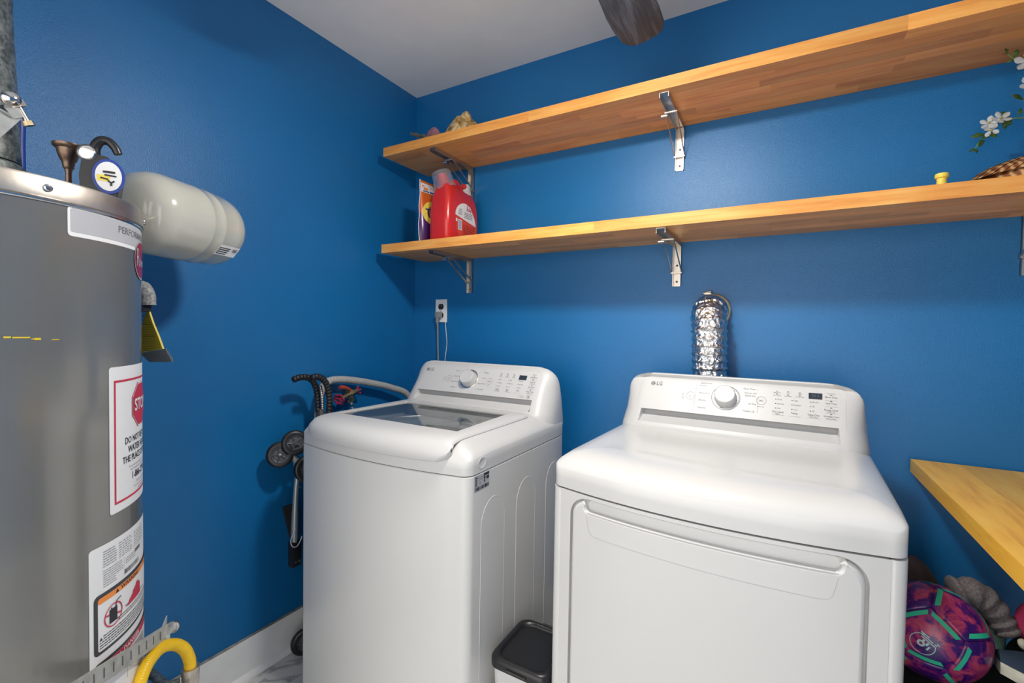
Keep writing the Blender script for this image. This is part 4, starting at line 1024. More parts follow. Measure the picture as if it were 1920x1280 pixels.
# pipe elbow and hang tag just behind the heater
tg = thing('pressure_valve', (.29, -1.28, 1.30), 'grey insulated pipe elbow behind the water heater', 'pipe')
bm = BM(); tube(bm, spline([(.24, -1.345, 1.315), (.262, -1.305, 1.335), (.281, -1.283, 1.350), (.286, -1.270, 1.335), (.287, -1.268, 1.306)], 6), .016, 14, jit=.03); put('insulated_elbow', bm, M['insul'], tg, True)
bm = BM(); box(bm, .272, .292, -1.285, -1.262, 1.290, 1.307, .003); put('neck', bm, M['black'], tg, True)
bk = thing('instruction_booklet', (.31, -1.27, 1.17), 'yellow instruction booklet hanging beside the water heater', 'booklet')
tp = [(.276, 1.294), (.281, 1.294), (.295, 1.262), (.313, 1.228), (.326, 1.200), (.245, 1.188), (.255, 1.24)]
bm = BM(); prism(bm, [(x, -1.262 + (x - .28) * .25, z) for x, z in tp], (0, -.004, 0)); fcv = put('yellow_cover', bm, M['tag'], bk)
bm = BM()
for k in range(5):
    o = k * .0035
    prism(bm, [(.246, -1.268 + o, 1.188 - o * 1.2), (.327 - o * .3, -1.248 + o, 1.200 - o * 1.6), (.324 - o * .4, -1.246 + o, 1.194 - o * 2.0), (.246, -1.266 + o, 1.180 - o * 1.2)], (0, .0022, 0))
put('pages', bm, M['cord'], bk)
P = Print2D(); rr = random.Random(6)
for k in range(16):
    z = 1.280 - k * .0058; x1 = .283 + (1.294 - z) * .50
    P.rect(.262, z, min(x1, .312) - .008, z + (.0014 if k not in (4, 9) else .0030))
P.build('booklet_print', simple('brown_print', (.36, .25, .02), .6), fcv, lambda x, z: Vector((x, -1.2665 + (x - .28) * .25, z)))

# ------------------------------------------------------------ gas connector
gs = thing('gas_connector', (.33, -1.15, .38), 'yellow corrugated gas hose looping beside the water heater', 'hose')
gpts = [(0.529, -1.381, .30), (0.526, -1.381, .42)]+[(0.5235, -1.381, 0.5119), (0.512, -1.3692, 0.5415), (0.4891, -1.3452, 0.5502), (0.4592, -1.3123, 0.5425), (0.4448, -1.2821, 0.5253), (0.4429, -1.2617, 0.5009)]+[(.4415, -1.251, .470), (.442, -1.249, .445)]
gpath = resample(spline(gpts, 12), .0012)
bm = BM(); tube(bm, gpath, .015, 20, True, rf=lambda t, i: .0116 + .0006 * (1 + sin(i * pi / 1.6))); put('corrugated_hose', bm, M['yellow'], gs, True, 70)
e = Vector((.442, -1.249, .445))
bm = BM(); cyl(bm, e + Vector((0, 0, .006)), e - Vector((0, 0, .010)), .0185, 24); put('collar', bm, M['steel'], gs, True)
bm = BM(); cyl(bm, e - Vector((0, 0, .008)), e - Vector((0, 0, .034)), .0195, 6); put('hex_nut', bm, M['steel'], gs)
bm = BM(); cyl(bm, e - Vector((0, 0, .034)), e - Vector((0, 0, .09)), .014, 16); cyl(bm, e + Vector((.02, .0, -.09)), e + Vector((-.03, .0, -.09)), .016, 16); put('gas_pipe', bm, M['brass'], gs, True)
gv = Vector((.424, -1.300, .420))
bm = BM(); cyl(bm, gv + Vector((-.020, -.03, 0)), gv + Vector((.016, .028, 0)), .0155, 8); box(bm, gv.x - .012, gv.x + .010, gv.y - .015, gv.y + .010, gv.z - .06, gv.z + .012, .003); put('valve_body', bm, M['galv'], gs)
bm = BM(); cyl(bm, e + Vector((-.025, 0, -.09)), Vector((.004, e.y, e.z - .09)), .011, 14); put('supply_pipe', bm, M['galv'], gs, True)

# ------------------------------------------------------------ hoses and tap behind the washer
hb = thing('drain_hose', (.05, -.35, .9), 'ribbed grey drain hose arching behind the washer', 'hose')
hp = resample(spline([(.055, -.612, .70), (.055, -.612, .90), (.053, -.602, .985), (.052, -.585, 1.022), (.05, -.553, 1.040), (.05, -.50, 1.040), (.05, -.42, 1.028), (.052, -.33, 1.008), (.058, -.22, .978), (.075, -.12, .93), (.12, -.08, .80)], 12), .0022)
bm = BM(); tube(bm, hp, .0135, 16, True, rf=lambda t, i: .0138 + (.0013 if (i // 2) % 2 else 0)); put('ribbed_hose', bm, M['hosegrey'], hb, True, 80)
bm = BM(); tube(bm, hp[150:162] if len(hp) > 170 else hp[:10], .0172, 16); put('hose_cuff', bm, M['hosegrey'], hb, True)
wt = thing('water_tap', (.02, -.44, .95), 'brass laundry tap with a round red handwheel and a red lever', 'tap')
bm = BM(); cyl(bm, (.001, -.445, .978), (.060, -.445, .978), .010, 14); cyl(bm, (.055, -.418, .986), (.055, -.500, .962), .0105, 12); cyl(bm, (.055, -.455, .975), (.055, -.445, .944), .0115, 12); put('valve_body', bm, M['brass'], wt, True)
bm = BM(); cyl(bm, (.055, -.440, .980), (.055, -.458, .974), .0150, 6); put('hex_collar', bm, M['brass'], wt)
bm = BM(); lathe(bm, [(.013, 0), (.013, .007), (.010, .009), (0, .009)], (.055, -.456, .946), (0, .25, -1), 8, cap=False); put('outlet_nut', bm, M['steel'], wt)
hd = Vector((.35, -.90, -.25)).normalized(); hcn = Vector((.055, -.512, .958)); u_, w_ = frame_of(hd)
bm = BM(); tube(bm, [hcn + (u_ * cos(a) + w_ * sin(a)) * (.0195 + .0022 * cos(6 * a)) for a in [2 * pi * k / 36 for k in range(37)]], .0042, 8, False)
for k in range(4): a = pi / 2 * k + .4; tube(bm, [hcn, hcn + (u_ * cos(a) + w_ * sin(a)) * .019], .003, 6)
put('handwheel', bm, M['redpaint'], wt, True)
bm = BM(); cyl(bm, hcn, (.055, -.495, .963), .005, 10); put('wheel_stem', bm, M['brass'], wt)
bm = BM(); tube(bm, spline([(.060, -.512, 1.010), (.060, -.490, 1.006), (.058, -.468, .998), (.057, -.456, .990)], 5), .008, 10, rf=lambda t, i: .0088 - .003 * t); put('lever', bm, M['redlever'], wt, True)
bm = BM(); tube(bm, [(.057, -.458, .992), (.056, -.435, .983)], .0055, 8); put('lever_link', bm, M['steel'], wt)
bm = BM()
for p in [(.058, -.405, .988), (.05, -.398, .972), (.052, -.412, 1.0), (.045, -.402, .985)]: tube(bm, [(.055, -.425, .984), p], .0038, 8); sphere(bm, p, .0055, u=8, v=6)
put('cross_handle', bm, M['redpaint'], wt, True)
bm = BM(); tube(bm, resample(spline([(.055, -.452, .942), (.056, -.440, .90), (.062, -.425, .84), (.08, -.41, .7)], 10), .003), .0078, 14, True, rf=lambda t, i: .0075 + (.0005 if i % 2 else 0)); put('braided_line', bm, M['foil'], wt, True, 80)

# ------------------------------------------------------------ folded umbrella stroller between the wall and the washer
sr = thing('umbrella_stroller', (.12, -.68, 0), 'folded black umbrella stroller squeezed between the left wall and washer', 'stroller')
def foam(pts, name='foam_handle'):
    pth = resample(spline(pts, 14), .0026)
    bm = BM(); tube(bm, pth, .012, 16, True, rf=lambda t, i: .0100 + .0024 * abs(sin(i * pi / 5))); return put(name, bm, M['foam'], sr, True, 80)
foam([(.10, -.752, 1.064), (.10, -.725, 1.0705), (.10, -.694, 1.068), (.10, -.668, 1.050), (.10, -.652, 1.013), (.10, -.647, .972), (.10, -.646, .93)])
foam([(.152, -.715, 1.073), (.152, -.685, 1.073), (.152, -.658, 1.055), (.152, -.641, 1.020), (.152, -.636, .979), (.152, -.638, .93)])
for x, y in ((.10, -.646), (.152, -.638)):
    bm = BM(); tube(bm, [(x, y, .935), (x, y - .002, .60), (x - .01, y - .02, .12)], .0085, 12); put('frame_tube', bm, M['wheelhub'], sr, True)
bm = BM(); tube(bm, resample(spline([(.125, -.655, 1.035), (.125, -.648, .985), (.124, -.645, .93)], 8), .0022), .006, 12, True, rf=lambda t, i: .0052 + (.0013 if i % 3 == 0 else 0)); put('coil_spring', bm, M['steel'], sr, True)
bm = BM(); tube(bm, [(.126, -.652, .945), (.127, -.650, .62)], .010, 12); put('centre_post', bm, simple('taupe_plastic', (.12, .10, .095), .5), sr, True)
bm = BM(); tube(bm, spline([(.098, -.750, .792), (.098, -.735, .755), (.098, -.731, .715), (.10, -.738, .67), (.10, -.742, .60), (.10, -.744, .54), (.10, -.746, .455)], 8), .0115, 14, rf=lambda t, i: .0105 + .0015 * sin(t * 9)); sv = put('silver_link', bm, M['silver'], sr, True)
for z, y in ((.70, -.7215), (.665, -.7265)):
    bm = BM(); cyl(bm, (.100, y, z), (.113, y - .004, z), .003, 8); put('rivet', bm, M['chrome'], sv)
def wheel(c, ax, r, w=.022):
    c = Vector(c); ax = Vector(ax).normalized(); pr = [(r * .62, w * .5), (r * .80, w * .52), (r * .93, w * .42), (r, w * .2), (r, -w * .2), (r * .93, -w * .42), (r * .80, -w * .52), (r * .62, -w * .5), (r * .62, w * .5)]
    bm = BM(); lathe(bm, pr, c, ax, 36, cap=False); wl = put('wheel', bm, M['black'], sr, True, 50)
    bm = BM(); lathe(bm, [(r * .63, -w * .3), (r * .63, w * .35), (r * .52, w * .3), (r * .45, w * .12), (r * .2, w * .18), (r * .16, w * .5), (0, w * .52)], c, ax, 36, cap=False)
    put('hub', bm, M['wheelhub'], wl, True, 40)
    bm = BM(); cyl(bm, c + ax * w * .5, c + ax * w * .62, r * .07, 10); put('axle_cap', bm, M['chrome'], wl, True)
    u_, w_ = frame_of(ax)
    bm = BM()
    for k in range(5): a = 2 * pi * k / 5; tube(bm, [c + ax * w * .3 + (u_ * cos(a) + w_ * sin(a)) * r * .15, c + ax * w * .28 + (u_ * cos(a) + w_ * sin(a)) * r * .6], r * .06, 6)
    put('spokes', bm, M['wheelhub'], wl, True)
wd = (.80, -.52, .22)
wheel((.085, -.792, .797), wd, .046); wheel((.105, -.748, .833), (.86, -.42, .18), .046)
wheel((.150, -.690, .850), wd, .046); wheel((.135, -.715, .735), (.9, -.3, .1), .050)
wheel((.085, -.690, .052), (.9, -.42, .05), .050); wheel((.150, -.650, .052), (.9, -.42, .05), .050)
bm = BM(); tube(bm, [(.098, -.765, .805), (.118, -.735, .815)], .011, 10); put('wheel_fork', bm, M['black'], sr, True)
bm = BM()
rings = []
for z, x0, x1, y0, y1 in ((.16, .06, .17, -.66, -.56), (.30, .05, .19, -.69, -.55), (.48, .05, .20, -.70, -.54), (.66, .06, .20, -.69, -.54), (.80, .07, .19, -.68, -.55), (.90, .09, .17, -.665, -.58)):
    cx_, cy_ = (x0 + x1) / 2, (y0 + y1) / 2; rings.append([(cx_ + (x1 - x0) / 2 * cos(a) * (1 + .10 * sin(3 * a + z * 9)), cy_ + (y1 - y0) / 2 * sin(a) * (1 + .10 * cos(4 * a + z * 14)), z) for a in [2 * pi * k / 28 for k in range(28)]])
loft(bm, rings); put('folded_seat_cloth', bm, M['blackcloth'], sr, True, 80)
bm = BM(); prism(bm, [(.075, -.778, .600), (.075, -.735, .600), (.085, -.735, .46), (.085, -.755, .48)], (.012, 0, 0)); put('side_flap', bm, M['blackcloth'], sr)
bm = BM(); box(bm, .080, .112, -.760, -.722, .372, .468, .006); ft = put('foot_bracket', bm, M['black'], sr, True)
for y in (-.748, -.733):
    bm = BM(); cyl(bm, (.112, y, .392), (.115, y, .392), .0045, 10); put('bracket_rivet', bm, M['chrome'], ft)
bm = BM(); tube(bm, spline([(.108, -.740, .530), (.112, -.756, .505), (.116, -.770, .482), (.116, -.763, .458), (.116, -.745, .452), (.114, -.728, .470), (.112, -.722, .480)], 6), .0018, 8); put('cord_loop', bm, M['whitecord'], sr, True)

# ------------------------------------------------------------ bin between the machines
tr = thing('waste_bin', (1.045, -.660, 0), 'white waste bin with a black lid, between washer and dryer', 'bin')
def rr2(cx, cy, hx, hy, r, n=6):
    p = []
    for sx, sy, a0 in ((1, -1, -90), (1, 1, 0), (-1, 1, 90), (-1, -1, 180)):
        for k in range(n + 1): a = radians(a0 + 90 * k / n); p.append((cx + sx * (hx - r) + r * cos(a), cy + sy * (hy - r) + r * sin(a)))
    return p
bx, by = 1.050, -.655
bm = BM(); loft(bm, [[(x, y, z) for x, y in rr2(bx, by, h, h2, .03)] for z, h, h2 in ((0, .070, .080), (.02, .074, .084), (.33, .084, .096), (.344, .085, .097))], True, True); put('bin_body', bm, M['whiteplastic'], tr, True)
bm = BM(); loft(bm, [[(x, y, z) for x, y in rr2(bx, by, h, h2, .032)] for z, h, h2 in ((.340, .086, .098), (.344, .0905, .1025), (.362, .0905, .1025), (.369, .087, .099), (.372, .080, .092), (.3705, .074, .086), (.362, .070, .082))], True, True); bl = put('bin_lid', bm, M['black'], tr, True, 50)
bm = BM(); box(bm, bx - .03, bx + .03, by - .108, by - .100, .350, .356, .002); put('lid_tab', bm, M['black'], bl)
bm = BM(); cyl(bm, (bx - .02, by + .100, .366), (bx + .02, by + .100, .366), .005, 10); put('lid_hinge', bm, M['black'], bl)

# ------------------------------------------------------------ detergent on the lower shelf
S1 = 1.6302
jx, jy = .375, -.165
jg = thing('detergent_jug', (jx, jy, S1), 'large red detergent jug with clear cup on the lower shelf', 'detergent')
def jring(z, hx, y0, y1, r):
    return [(x, y, S1 + z) for x, y in rr2(jx, (y0 + y1) / 2, hx, (y1 - y0) / 2, r)]
bm = BM(); loft(bm, [jring(*q) for q in ((0, .050, -.272, -.058, .022), (.006, .055, -.278, -.052, .026), (.10, .055, -.278, -.050, .026), (.145, .054, -.276, -.052, .026), (.170, .053, -.273, -.056, .026), (.190, .050, -.270, -.060, .026), (.205, .047, -.267, -.068, .026), (.217, .043, -.264, -.082, .026), (.225, .040, -.262, -.105, .026), (.232, .036, -.260, -.150, .026), (.242, .032, -.256, -.178, .026))], True, True)
for v in bm.verts:
    t = max(0, (v.co.z - S1 - .20) / .06); 
jb = put('jug_body', bm, M['red'], jg, True, 50)
bm = BM(); lathe(bm, [(.038, .205), (.034, .222), (.024, .2315)], (jx, -.088, S1), (0, 0, 1), 28); put('rear_neck', bm, M['red'], jb, True)
bm = BM(); tube(bm, spline([(jx, -.195, S1 + .248), (jx, -.172, S1 + .268), (jx, -.148, S1 + .262), (jx, -.128, S1 + .244), (jx, -.112, S1 + .205)], 6), .0145, 14); put('handle', bm, M['red'], jg, True)
sp = Vector((jx - .010, -.218, S1 + .236)); sd = Vector((-.30, -.16, 1)).normalized()
bm = BM(); lathe(bm, [(.030, 0), (.028, .010), (.025, .014), (.023, .052), (.024, .055), (.018, .056)], sp, sd, 28); put('spout', bm, M['red'], jg, True)
bm = BM(); lathe(bm, [(.0475, -.010), (.0420, .062), (.0405, .066), (0, .066)], sp, sd, 36, cap=False)
cup = put('measuring_cup', bm, M['cupplastic'], jg, True)
bm = BM(); lathe(bm, [(.0475, -.011), (.0490, -.010), (.0490, -.006), (.0475, -.005)], sp, sd, 36, cap=False); put('cup_rim', bm, M['cupplastic'], cup, True)
bm = BM(); lathe(bm, [(.027, 0), (.027, .018), (.0255, .020), (.023, .021), (.022, .042), (.018, .049), (0, .051)], (jx, -.088, S1 + .2300), (0, 0, 1), 28, cap=False); tap = put('tap_cap', bm, M['whiteplastic'], jg, True)
bm = BM(); lathe(bm, [(.0115, 0), (.0115, .005), (.009, .008), (0, .009)], (jx + .008, -.107, S1 + .266), (.45, -1, .15), 18, cap=False); put('tap_button', bm, M['red'], tap, True)
jm = lambda off: (lambda y, z: Vector((jx + .055 + off, y, S1 + z)))
lb = Print2D()
arc_ = [(-.232 + .0, .112)] + [(-.232 + .075 - .075 * cos(radians(a)), .112 + .060 * sin(radians(a))) for a in range(15, 100, 15)] + [(-.125, .162), (-.092, .120), (-.080, .085)]
lb.poly(arc_); jl = lb.build('white_label', M['labelwhite'], jb, jm(.0008))
Print2D().poly([(-.232, .108), (-.080, .080), (-.078, .020), (-.205, .020), (-.225, .060)]).build('orange_label', simple('label_orange', (.68, .06, .015), .4), jb, jm(.0006))
P = Print2D(); P.rect(-.212, .052, -.186, .096); P.rect(-.228, .085, -.218, .098); P.build('barcode_patch', M['labelwhite'], jl, jm(.0011))
P = Print2D()
for k in range(9): P.rect(-.209, .056 + k * .0042, -.189, .058 + k * .0042)
P.build('barcode', M['blue'], jl, jm(.0015))
P = Print2D()
for k in range(8):
    for j in range(4): P.rect(-.176 + j * .022, .028 + k * .0068, -.158 + j * .022, .0305 + k * .0068)
P.build('label_small_print', simple('dark_red_print', (.22, .02, .02), .5), jl, jm(.0015))
P = Print2D()
for k in range(4): P.rect(-.212 + k * .002, .118 + k * .007, -.185, .1205 + k * .007); P.rect(-.17, .110 + k * .007, -.11, .1125 + k * .007)
P.text('SCENT', -.14, .146, .010); P.build('label_lettering', M['lightprint'], jl, jm(.0015))
Print2D().rect(-.150, .142, -.145, .165).rect(-.138, .142, -.132, .158).rect(-.126, .14, -.120, .152).build('label_red_marks', M['redprint'], jl, jm(.0018))
# pouch behind it
pch = thing('laundry_pouch', (.255, -.19, S1), 'orange and purple laundry pouch standing left of the red jug', 'pouch')
px0 = .262
rings = []
for z, h, y0, y1 in ((0, .030, -.262, -.060), (.02, .034, -.268, -.054), (.08, .032, -.268, -.054), (.15, .024, -.266, -.054), (.21, .013, -.264, -.056), (.25, .004, -.262, -.058), (.272, .0012, -.264, -.056)):
    n = 10; ring = []
    for k in range(n + 1): y = y0 + (y1 - y0) * k / n; ring.append((px0 + h * sin(pi * k / n) ** .6 + .0008, y, S1 + z))
    for k in range(n, -1, -1): y = y0 + (y1 - y0) * k / n; ring.append((px0 - h * sin(pi * k / n) ** .6 - .0008, y, S1 + z))
    rings.append(ring)
bm = BM(); loft(bm, rings); bmesh.ops.recalc_face_normals(bm, faces=bm.faces)
for v in bm.verts: v.co -= Vector((.255, -.19, S1))
pb = put('pouch_film', bm, M['pouch'], pch, True, 70, local=True)
def pxs(y, z):
    T = [(0, .030), (.02, .034), (.08, .032), (.15, .024), (.21, .013), (.25, .004), (.272, .0012)]; h = .001
    for (a, ha), (b, hb_) in zip(T, T[1:]):
        if a <= z <= b: h = ha + (hb_ - ha) * (z - a) / (b - a)
    k = max(0, min(1, (y + .265) / .21)); return px0 + h * sin(pi * k) ** .6 + .0008
pmw = lambda off: (lambda y, z: Vector((pxs(y, z) + off, y, S1 + z)))
bm = BM(); tube(bm, [(px0 + .002 * sin(z * 70), y, S1 + z) for z, y in ((.002, -.2635), (.03, -.269), (.08, -.2695), (.12, -.268), (.16, -.267), (.21, -.265), (.25, -.263), (.274, -.265))], .0016, 6); put('white_seam', bm, M['labelwhite'], pch, True)
P = Print2D()
for k in range(8): y = -.262 + k * .025; P.poly([(y, .222), (y + .025, .222), (y + .025, .262), (y, .262)])
pw = P.build('white_header', M['labelwhite'], pb, pmw(.0008))
Print2D().rect(-.256, .246, -.19, .252).rect(-.246, .232, -.22, .244, 2).build('header_marks', M['orangeprint'], pw, pmw(.0014)); Print2D().rect(-.25, .225, -.215, .230).rect(-.21, .225, -.18, .232).build('header_lines', M['blue'], pw, pmw(.0014))
Print2D().ring(-.205, .135, .030, .052, 30).build('yellow_ring', M['paleyellow'], pb, pmw(.0010))
Print2D().text('Tide', -.205, .135, .042, bold=.03).build('pouch_word', M['blue'], pb, pmw(.0018))

# ------------------------------------------------------------ coral and shells on the upper shelf
S2 = 2.0562
def blob(c, rad, sc, seed, amp, sub=3, freq=3.0, flat=True):
    bm = BM(); bmesh.ops.create_icosphere(bm, subdivisions=sub, radius=1); rg = random.Random(seed)
    ks = [(Vector((rg.uniform(-1, 1), rg.uniform(-1, 1), rg.uniform(-1, 1))) * freq * rg.uniform(.6, 2.2), rg.uniform(0, 6.28), rg.uniform(.3, 1)) for _ in range(9)]
    for v in bm.verts:
        n = v.co.normalized(); d = sum(a * sin(k.dot(n) + ph) for k, ph, a in ks) / 4; p = n * (1 + amp * d)
        v.co = Vector((p.x * sc[0], p.y * sc[1], p.z * sc[2])) * rad
    if flat:
        zm = -rad * sc[2] * .55
        for v in bm.verts: v.co.z = max(v.co.z, zm)
    lo = min(v.co.z for v in bm.verts)
    for v in bm.verts: v.co += Vector(c) - Vector((0, 0, lo))
    return bm
bm = blob((.445, -.205, S2), .062, (1.2, .75, .98), 11, .42, 4, 4.6)
for v in bm.verts:
    t = max(0, .435 - v.co.x) / .10; v.co.z = S2 + (v.co.z - S2) * (1 - min(.60, t * .75)); v.co.x -= t * .045
for v in bm.verts: v.co.z += 0
solo('coral_chunk', bm, M['coral'], 'knobbly tan and white coral chunk on the upper shelf', 'coral', True, 30)
bm = blob((.300, -.225, S2), .034, (1.15, .55, .95), 5, .08, 3)
for v in bm.verts: v.co.z = S2 + (v.co.z - S2) * 1.5
solo('sea_shell', bm, M['shellpurple'], 'smooth purple-brown shell between the coral and the oyster shell', 'shell')
bm = BM(); rows = []
for i in range(13):
    s = i / 12; row = []
    for j in range(9):
        t = j / 8 - .5; wdt = .055 * sin(pi * min(1, max(.06, .1 + s * .85))) ** .7
        row.append(Vector((.215 + .120 * s, -.270 + t * wdt * .9, S2 + .020 + .040 * (1 - s) ** 1.1 + .008 * (abs(t) * 2) ** 2 + .003 * sin(i * 1.6 + j * 1.3))))
    rows.append(row)
for r_ in rows:
    for v in r_: v.z = max(v.z, S2 + .0005)
loft(bm, rows, False, False, closed=False); bmesh.ops.solidify(bm, geom=bm.faces[:], thickness=.010); bmesh.ops.recalc_face_normals(bm, faces=bm.faces)
lo_ = min(v.co.z for v in bm.verts)
for v in bm.verts: v.co.z += S2 - lo_
solo('oyster_shell', bm, M['shellcream'], 'ruffled pale oyster shell curling up at the upper shelf\'s left end', 'shell', True, 60)

# ------------------------------------------------------------ right end of the shelves
bm = BM(); lathe(bm, [(.010, 0), (.0105, .002), (.0098, .012), (.0098, .030), (.0100, .032), (.0128, .0335), (.0138, .037), (.0138, .041), (.0128, .044), (.008, .0455), (0, .046)], (1.972, -.225, S1), (0, 0, 1), 32, cap=False)
solo('bottle_stopper', bm, M['paleyellow'], 'small yellow mushroom-shaped stopper on the lower shelf', 'stopper')
bs = thing('straw_basket', (2.18, -.16, S1), 'low woven straw basket at the lower shelf\'s right end', 'basket')
bc = Vector((2.185, -.165, S1))
def dome(rr, a): return bc + Vector((rr * 1.1 * cos(a), rr * .95 * sin(a), .008 + .066 * sqrt(max(0, 1 - (rr / .140) ** 2))))
bm = BM(); lathe(bm, [(.136, .002), (.134, .016), (.120, .036), (.09, .056), (.05, .066), (0, .070)], bc, (0, 0, 1), 48, cap=False); put('basket_shell', bm, M['straw'], bs, True)
for k in range(40):
    a0 = 2 * pi * k / 40; rows = []
    for q in range(9):
        rr = .137 * (1 - q / 8 * .93); a = a0 + q * .11; c_ = dome(rr, a); tng = Vector((-sin(a), cos(a), 0)) * (.0125 * rr / .137 + .001)
        rows.append([c_ - tng + Vector((0, 0, .001)), c_ + Vector((0, 0, .004)), c_ + tng * 1.25 + Vector((0, 0, .003 + .001 * (k % 2)))])
    bm = BM(); loft(bm, rows, False, False, closed=False); put('straw_strip', bm, M['straw'], bs, True, 80)
bm = BM(); tube(bm, [bc + Vector((.137 * 1.1 * cos(a), .137 * .95 * sin(a), .007 + .001 * sin(a * 30))) for a in [2 * pi * q / 72 for q in range(73)]], .006, 8, False); put('rim', bm, M['straw'], bs, True)
bm = BM(); sphere(bm, bc + Vector((0, 0, .074)), .014, (1, 1, .5)); put('centre_knot', bm, M['straw'], bs, True)
# trailing vine with white flowers
vn = thing('flower_vine', (2.25, -.12, 1.70), 'trailing artificial vine with white flowers under the upper shelf', 'flowers')
def stem(pts, r=.0014): bm = BM(); tube(bm, spline(pts, 6), r, 6); return put('stem', bm, M['leaf'], vn, True)
stem([(2.26, -.10, 2.015), (2.235, -.095, 1.96), (2.20, -.10, 1.88), (2.165, -.10, 1.83), (2.125, -.10, 1.829), (2.103, -.10, 1.815), (2.086, -.10, 1.798), (2.074, -.10, 1.783), (2.064, -.10, 1.760)], .0018)
stem([(2.215, -.10, 1.93), (2.175, -.10, 1.955), (2.145, -.105, 1.968), (2.125, -.105, 1.985), (2.116, -.105, 2.0)])
stem([(2.20, -.10, 1.88), (2.17, -.10, 1.86), (2.15, -.10, 1.875)])
stem([(2.235, -.095, 1.96), (2.26, -.10, 1.86), (2.25, -.10, 1.76), (2.27, -.10, 1.70)])
def leaf(c, d, L, w, tilt=0):
    c = Vector(c); d = Vector(d).normalized(); n = Vector((.35 + tilt, -1, .25)); n = (n - d * n.dot(d)).normalized(); s = d.cross(n)
    prof = [(0, 0), (.15, .5), (.35, .95), (.55, 1), (.75, .72), (.9, .35), (1, 0)]
    bm = BM(); rows = [[c + d * (t * L) + s * (q * w * .5 * k) + n * (.003 * sin(pi * t) - .002 * abs(q)) for q in (-1, 0, 1)] for t, k in [(a, max(b, .02)) for a, b in prof]]
    loft(bm, rows, False, False, closed=False); bmesh.ops.solidify(bm, geom=bm.faces[:], thickness=.0006); bmesh.ops.recalc_face_normals(bm, faces=bm.faces); put('leaf', bm, M['leaf'], vn, True, 80)
for a in [((2.083, -.105, 1.797), (-1, 0, -.05), .030, .014), ((2.088, -.105, 1.800), (.7, -.3, -.8), .024, .015), ((2.127, -.105, 1.830), (-.75, -.1, .85), .026, .016), ((2.130, -.105, 1.829), (-.6, -.1, -.9), .026, .017), ((2.118, -.1, 1.823), (.1, -.1, -1), .020, .012),
          ((2.075, -.105, 1.785), (-.1, 0, -1), .019, .012), ((2.077, -.105, 1.787), (1, 0, .1), .014, .007), ((2.064, -.105, 1.762), (-.9, 0, -.4), .014, .007), ((2.064, -.105, 1.762), (.3, 0, -1), .012, .009), ((2.072, -.1, 1.778), (.9, 0, .3), .013, .007),
          ((2.128, -.108, 1.983), (.4, -.1, 1), .020, .013), ((2.116, -.108, 1.998), (-.3, -.1, .9), .012, .009), ((2.13, -.108, 1.978), (-.8, 0, -.3), .016, .007), ((2.117, -.108, 1.996), (-1, 0, .1), .009, .004),
          ((2.150, -.105, 1.872), (-.8, -.2, .5), .028, .014), ((2.155, -.105, 1.868), (.3, -.2, -1), .026, .017), ((2.17, -.105, 1.858), (.1, -.3, -.9), .028, .016), ((2.165, -.1, 1.835), (-.2, -.1, -1), .022, .012), ((2.19, -.105, 1.89), (.7, -.2, .5), .03, .016), ((2.145, -.1, 1.835), (.2, 0, 1), .018, .01), ((2.25, -.1, 1.80), (-.8, 0, .4), .03, .016), ((2.25, -.1, 1.76), (.8, 0, .4), .03, .016)]:
    leaf(*a)
def flower(c, r, face, rot=0, n=5):
    c = Vector(c); f = Vector(face).normalized(); u_, w_ = frame_of(f); bm = BM()
    for k in range(n):
        a = 2 * pi * k / n + rot; d = u_ * cos(a) + w_ * sin(a); s = f.cross(d); prof = [(0.08, .15), (.3, .55), (.6, .9), (.8, .8), (.95, .4), (1.02, .06)]
        rows = [[c + d * (t * r) + s * (q * r * .36 * kk) + f * (r * .25 * t * t - r * .05 * abs(q)) for q in (-1, 0, 1)] for t, kk in prof]
        b2 = BM(); loft(b2, rows, False, False, closed=False); bmesh.ops.solidify(b2, geom=b2.faces[:], thickness=.0007); bmesh.ops.recalc_face_normals(b2, faces=b2.faces)
        if k == 0: fl_ = put('petal', b2, M['petal'], vn, True, 80)
        else: put('petal', b2, M['petal'], vn, True, 80)
    bm = BM(); sphere(bm, c + f * .002, .0028, u=8, v=6); put('stamen', bm, M['stamen'], vn, True)
flower((2.086, -.112, 1.822), .019, (-.2, -1, .25), .5); flower((2.108, -.115, 1.829), .021, (.1, -1, .5), 1.2); flower((2.091, -.112, 1.803), .017, (-.3, -1, -.3), 2.2, 4)
flower((2.150, -.118, 1.962), .026, (-.1, -1, .1), .4); flower((2.158, -.115, 1.905), .022, (0, -1, .2), .9); flower((2.167, -.112, 1.822), .018, (.2, -1, 0), .1); flower((2.22, -.11, 1.93), .025, (0, -1, .2), .2); flower((2.255, -.11, 1.78), .024, (0, -1, .2), .9)

# ------------------------------------------------------------ pile at the right of the dryer
BC = Vector((1.948, -.398, .582)); BR = .102
bg = thing('duffel_bag', (2.03, -.42, 0), 'black duffel bag under the worktop, beneath the soccer ball', 'bag')
rings = []
for z, hx, hy in ((.0, .15, .22), (.03, .165, .25), (.2, .165, .27), (.36, .155, .265), (.44, .15, .25), (.4795, .12, .21)):
    rings.append([(2.035 + hx * (abs(cos(a)) ** .6) * (1 if cos(a) > 0 else -1) * (1 + .02 * sin(5 * a + z * 20)), -.42 + hy * (abs(sin(a)) ** .6) * (1 if sin(a) > 0 else -1), z) for a in [2 * pi * (k + .5) / 40 for k in range(40)]])
bm = BM(); loft(bm, rings); put('bag_body', bm, M['blackcloth'], bg, True, 60)
bm = BM(); tube(bm, spline([(2.02, -.60, .47), (2.06, -.54, .512), (2.13, -.48, .515), (2.15, -.40, .48)], 8), .010, 10); put('carry_strap', bm, M['black'], bg, True)
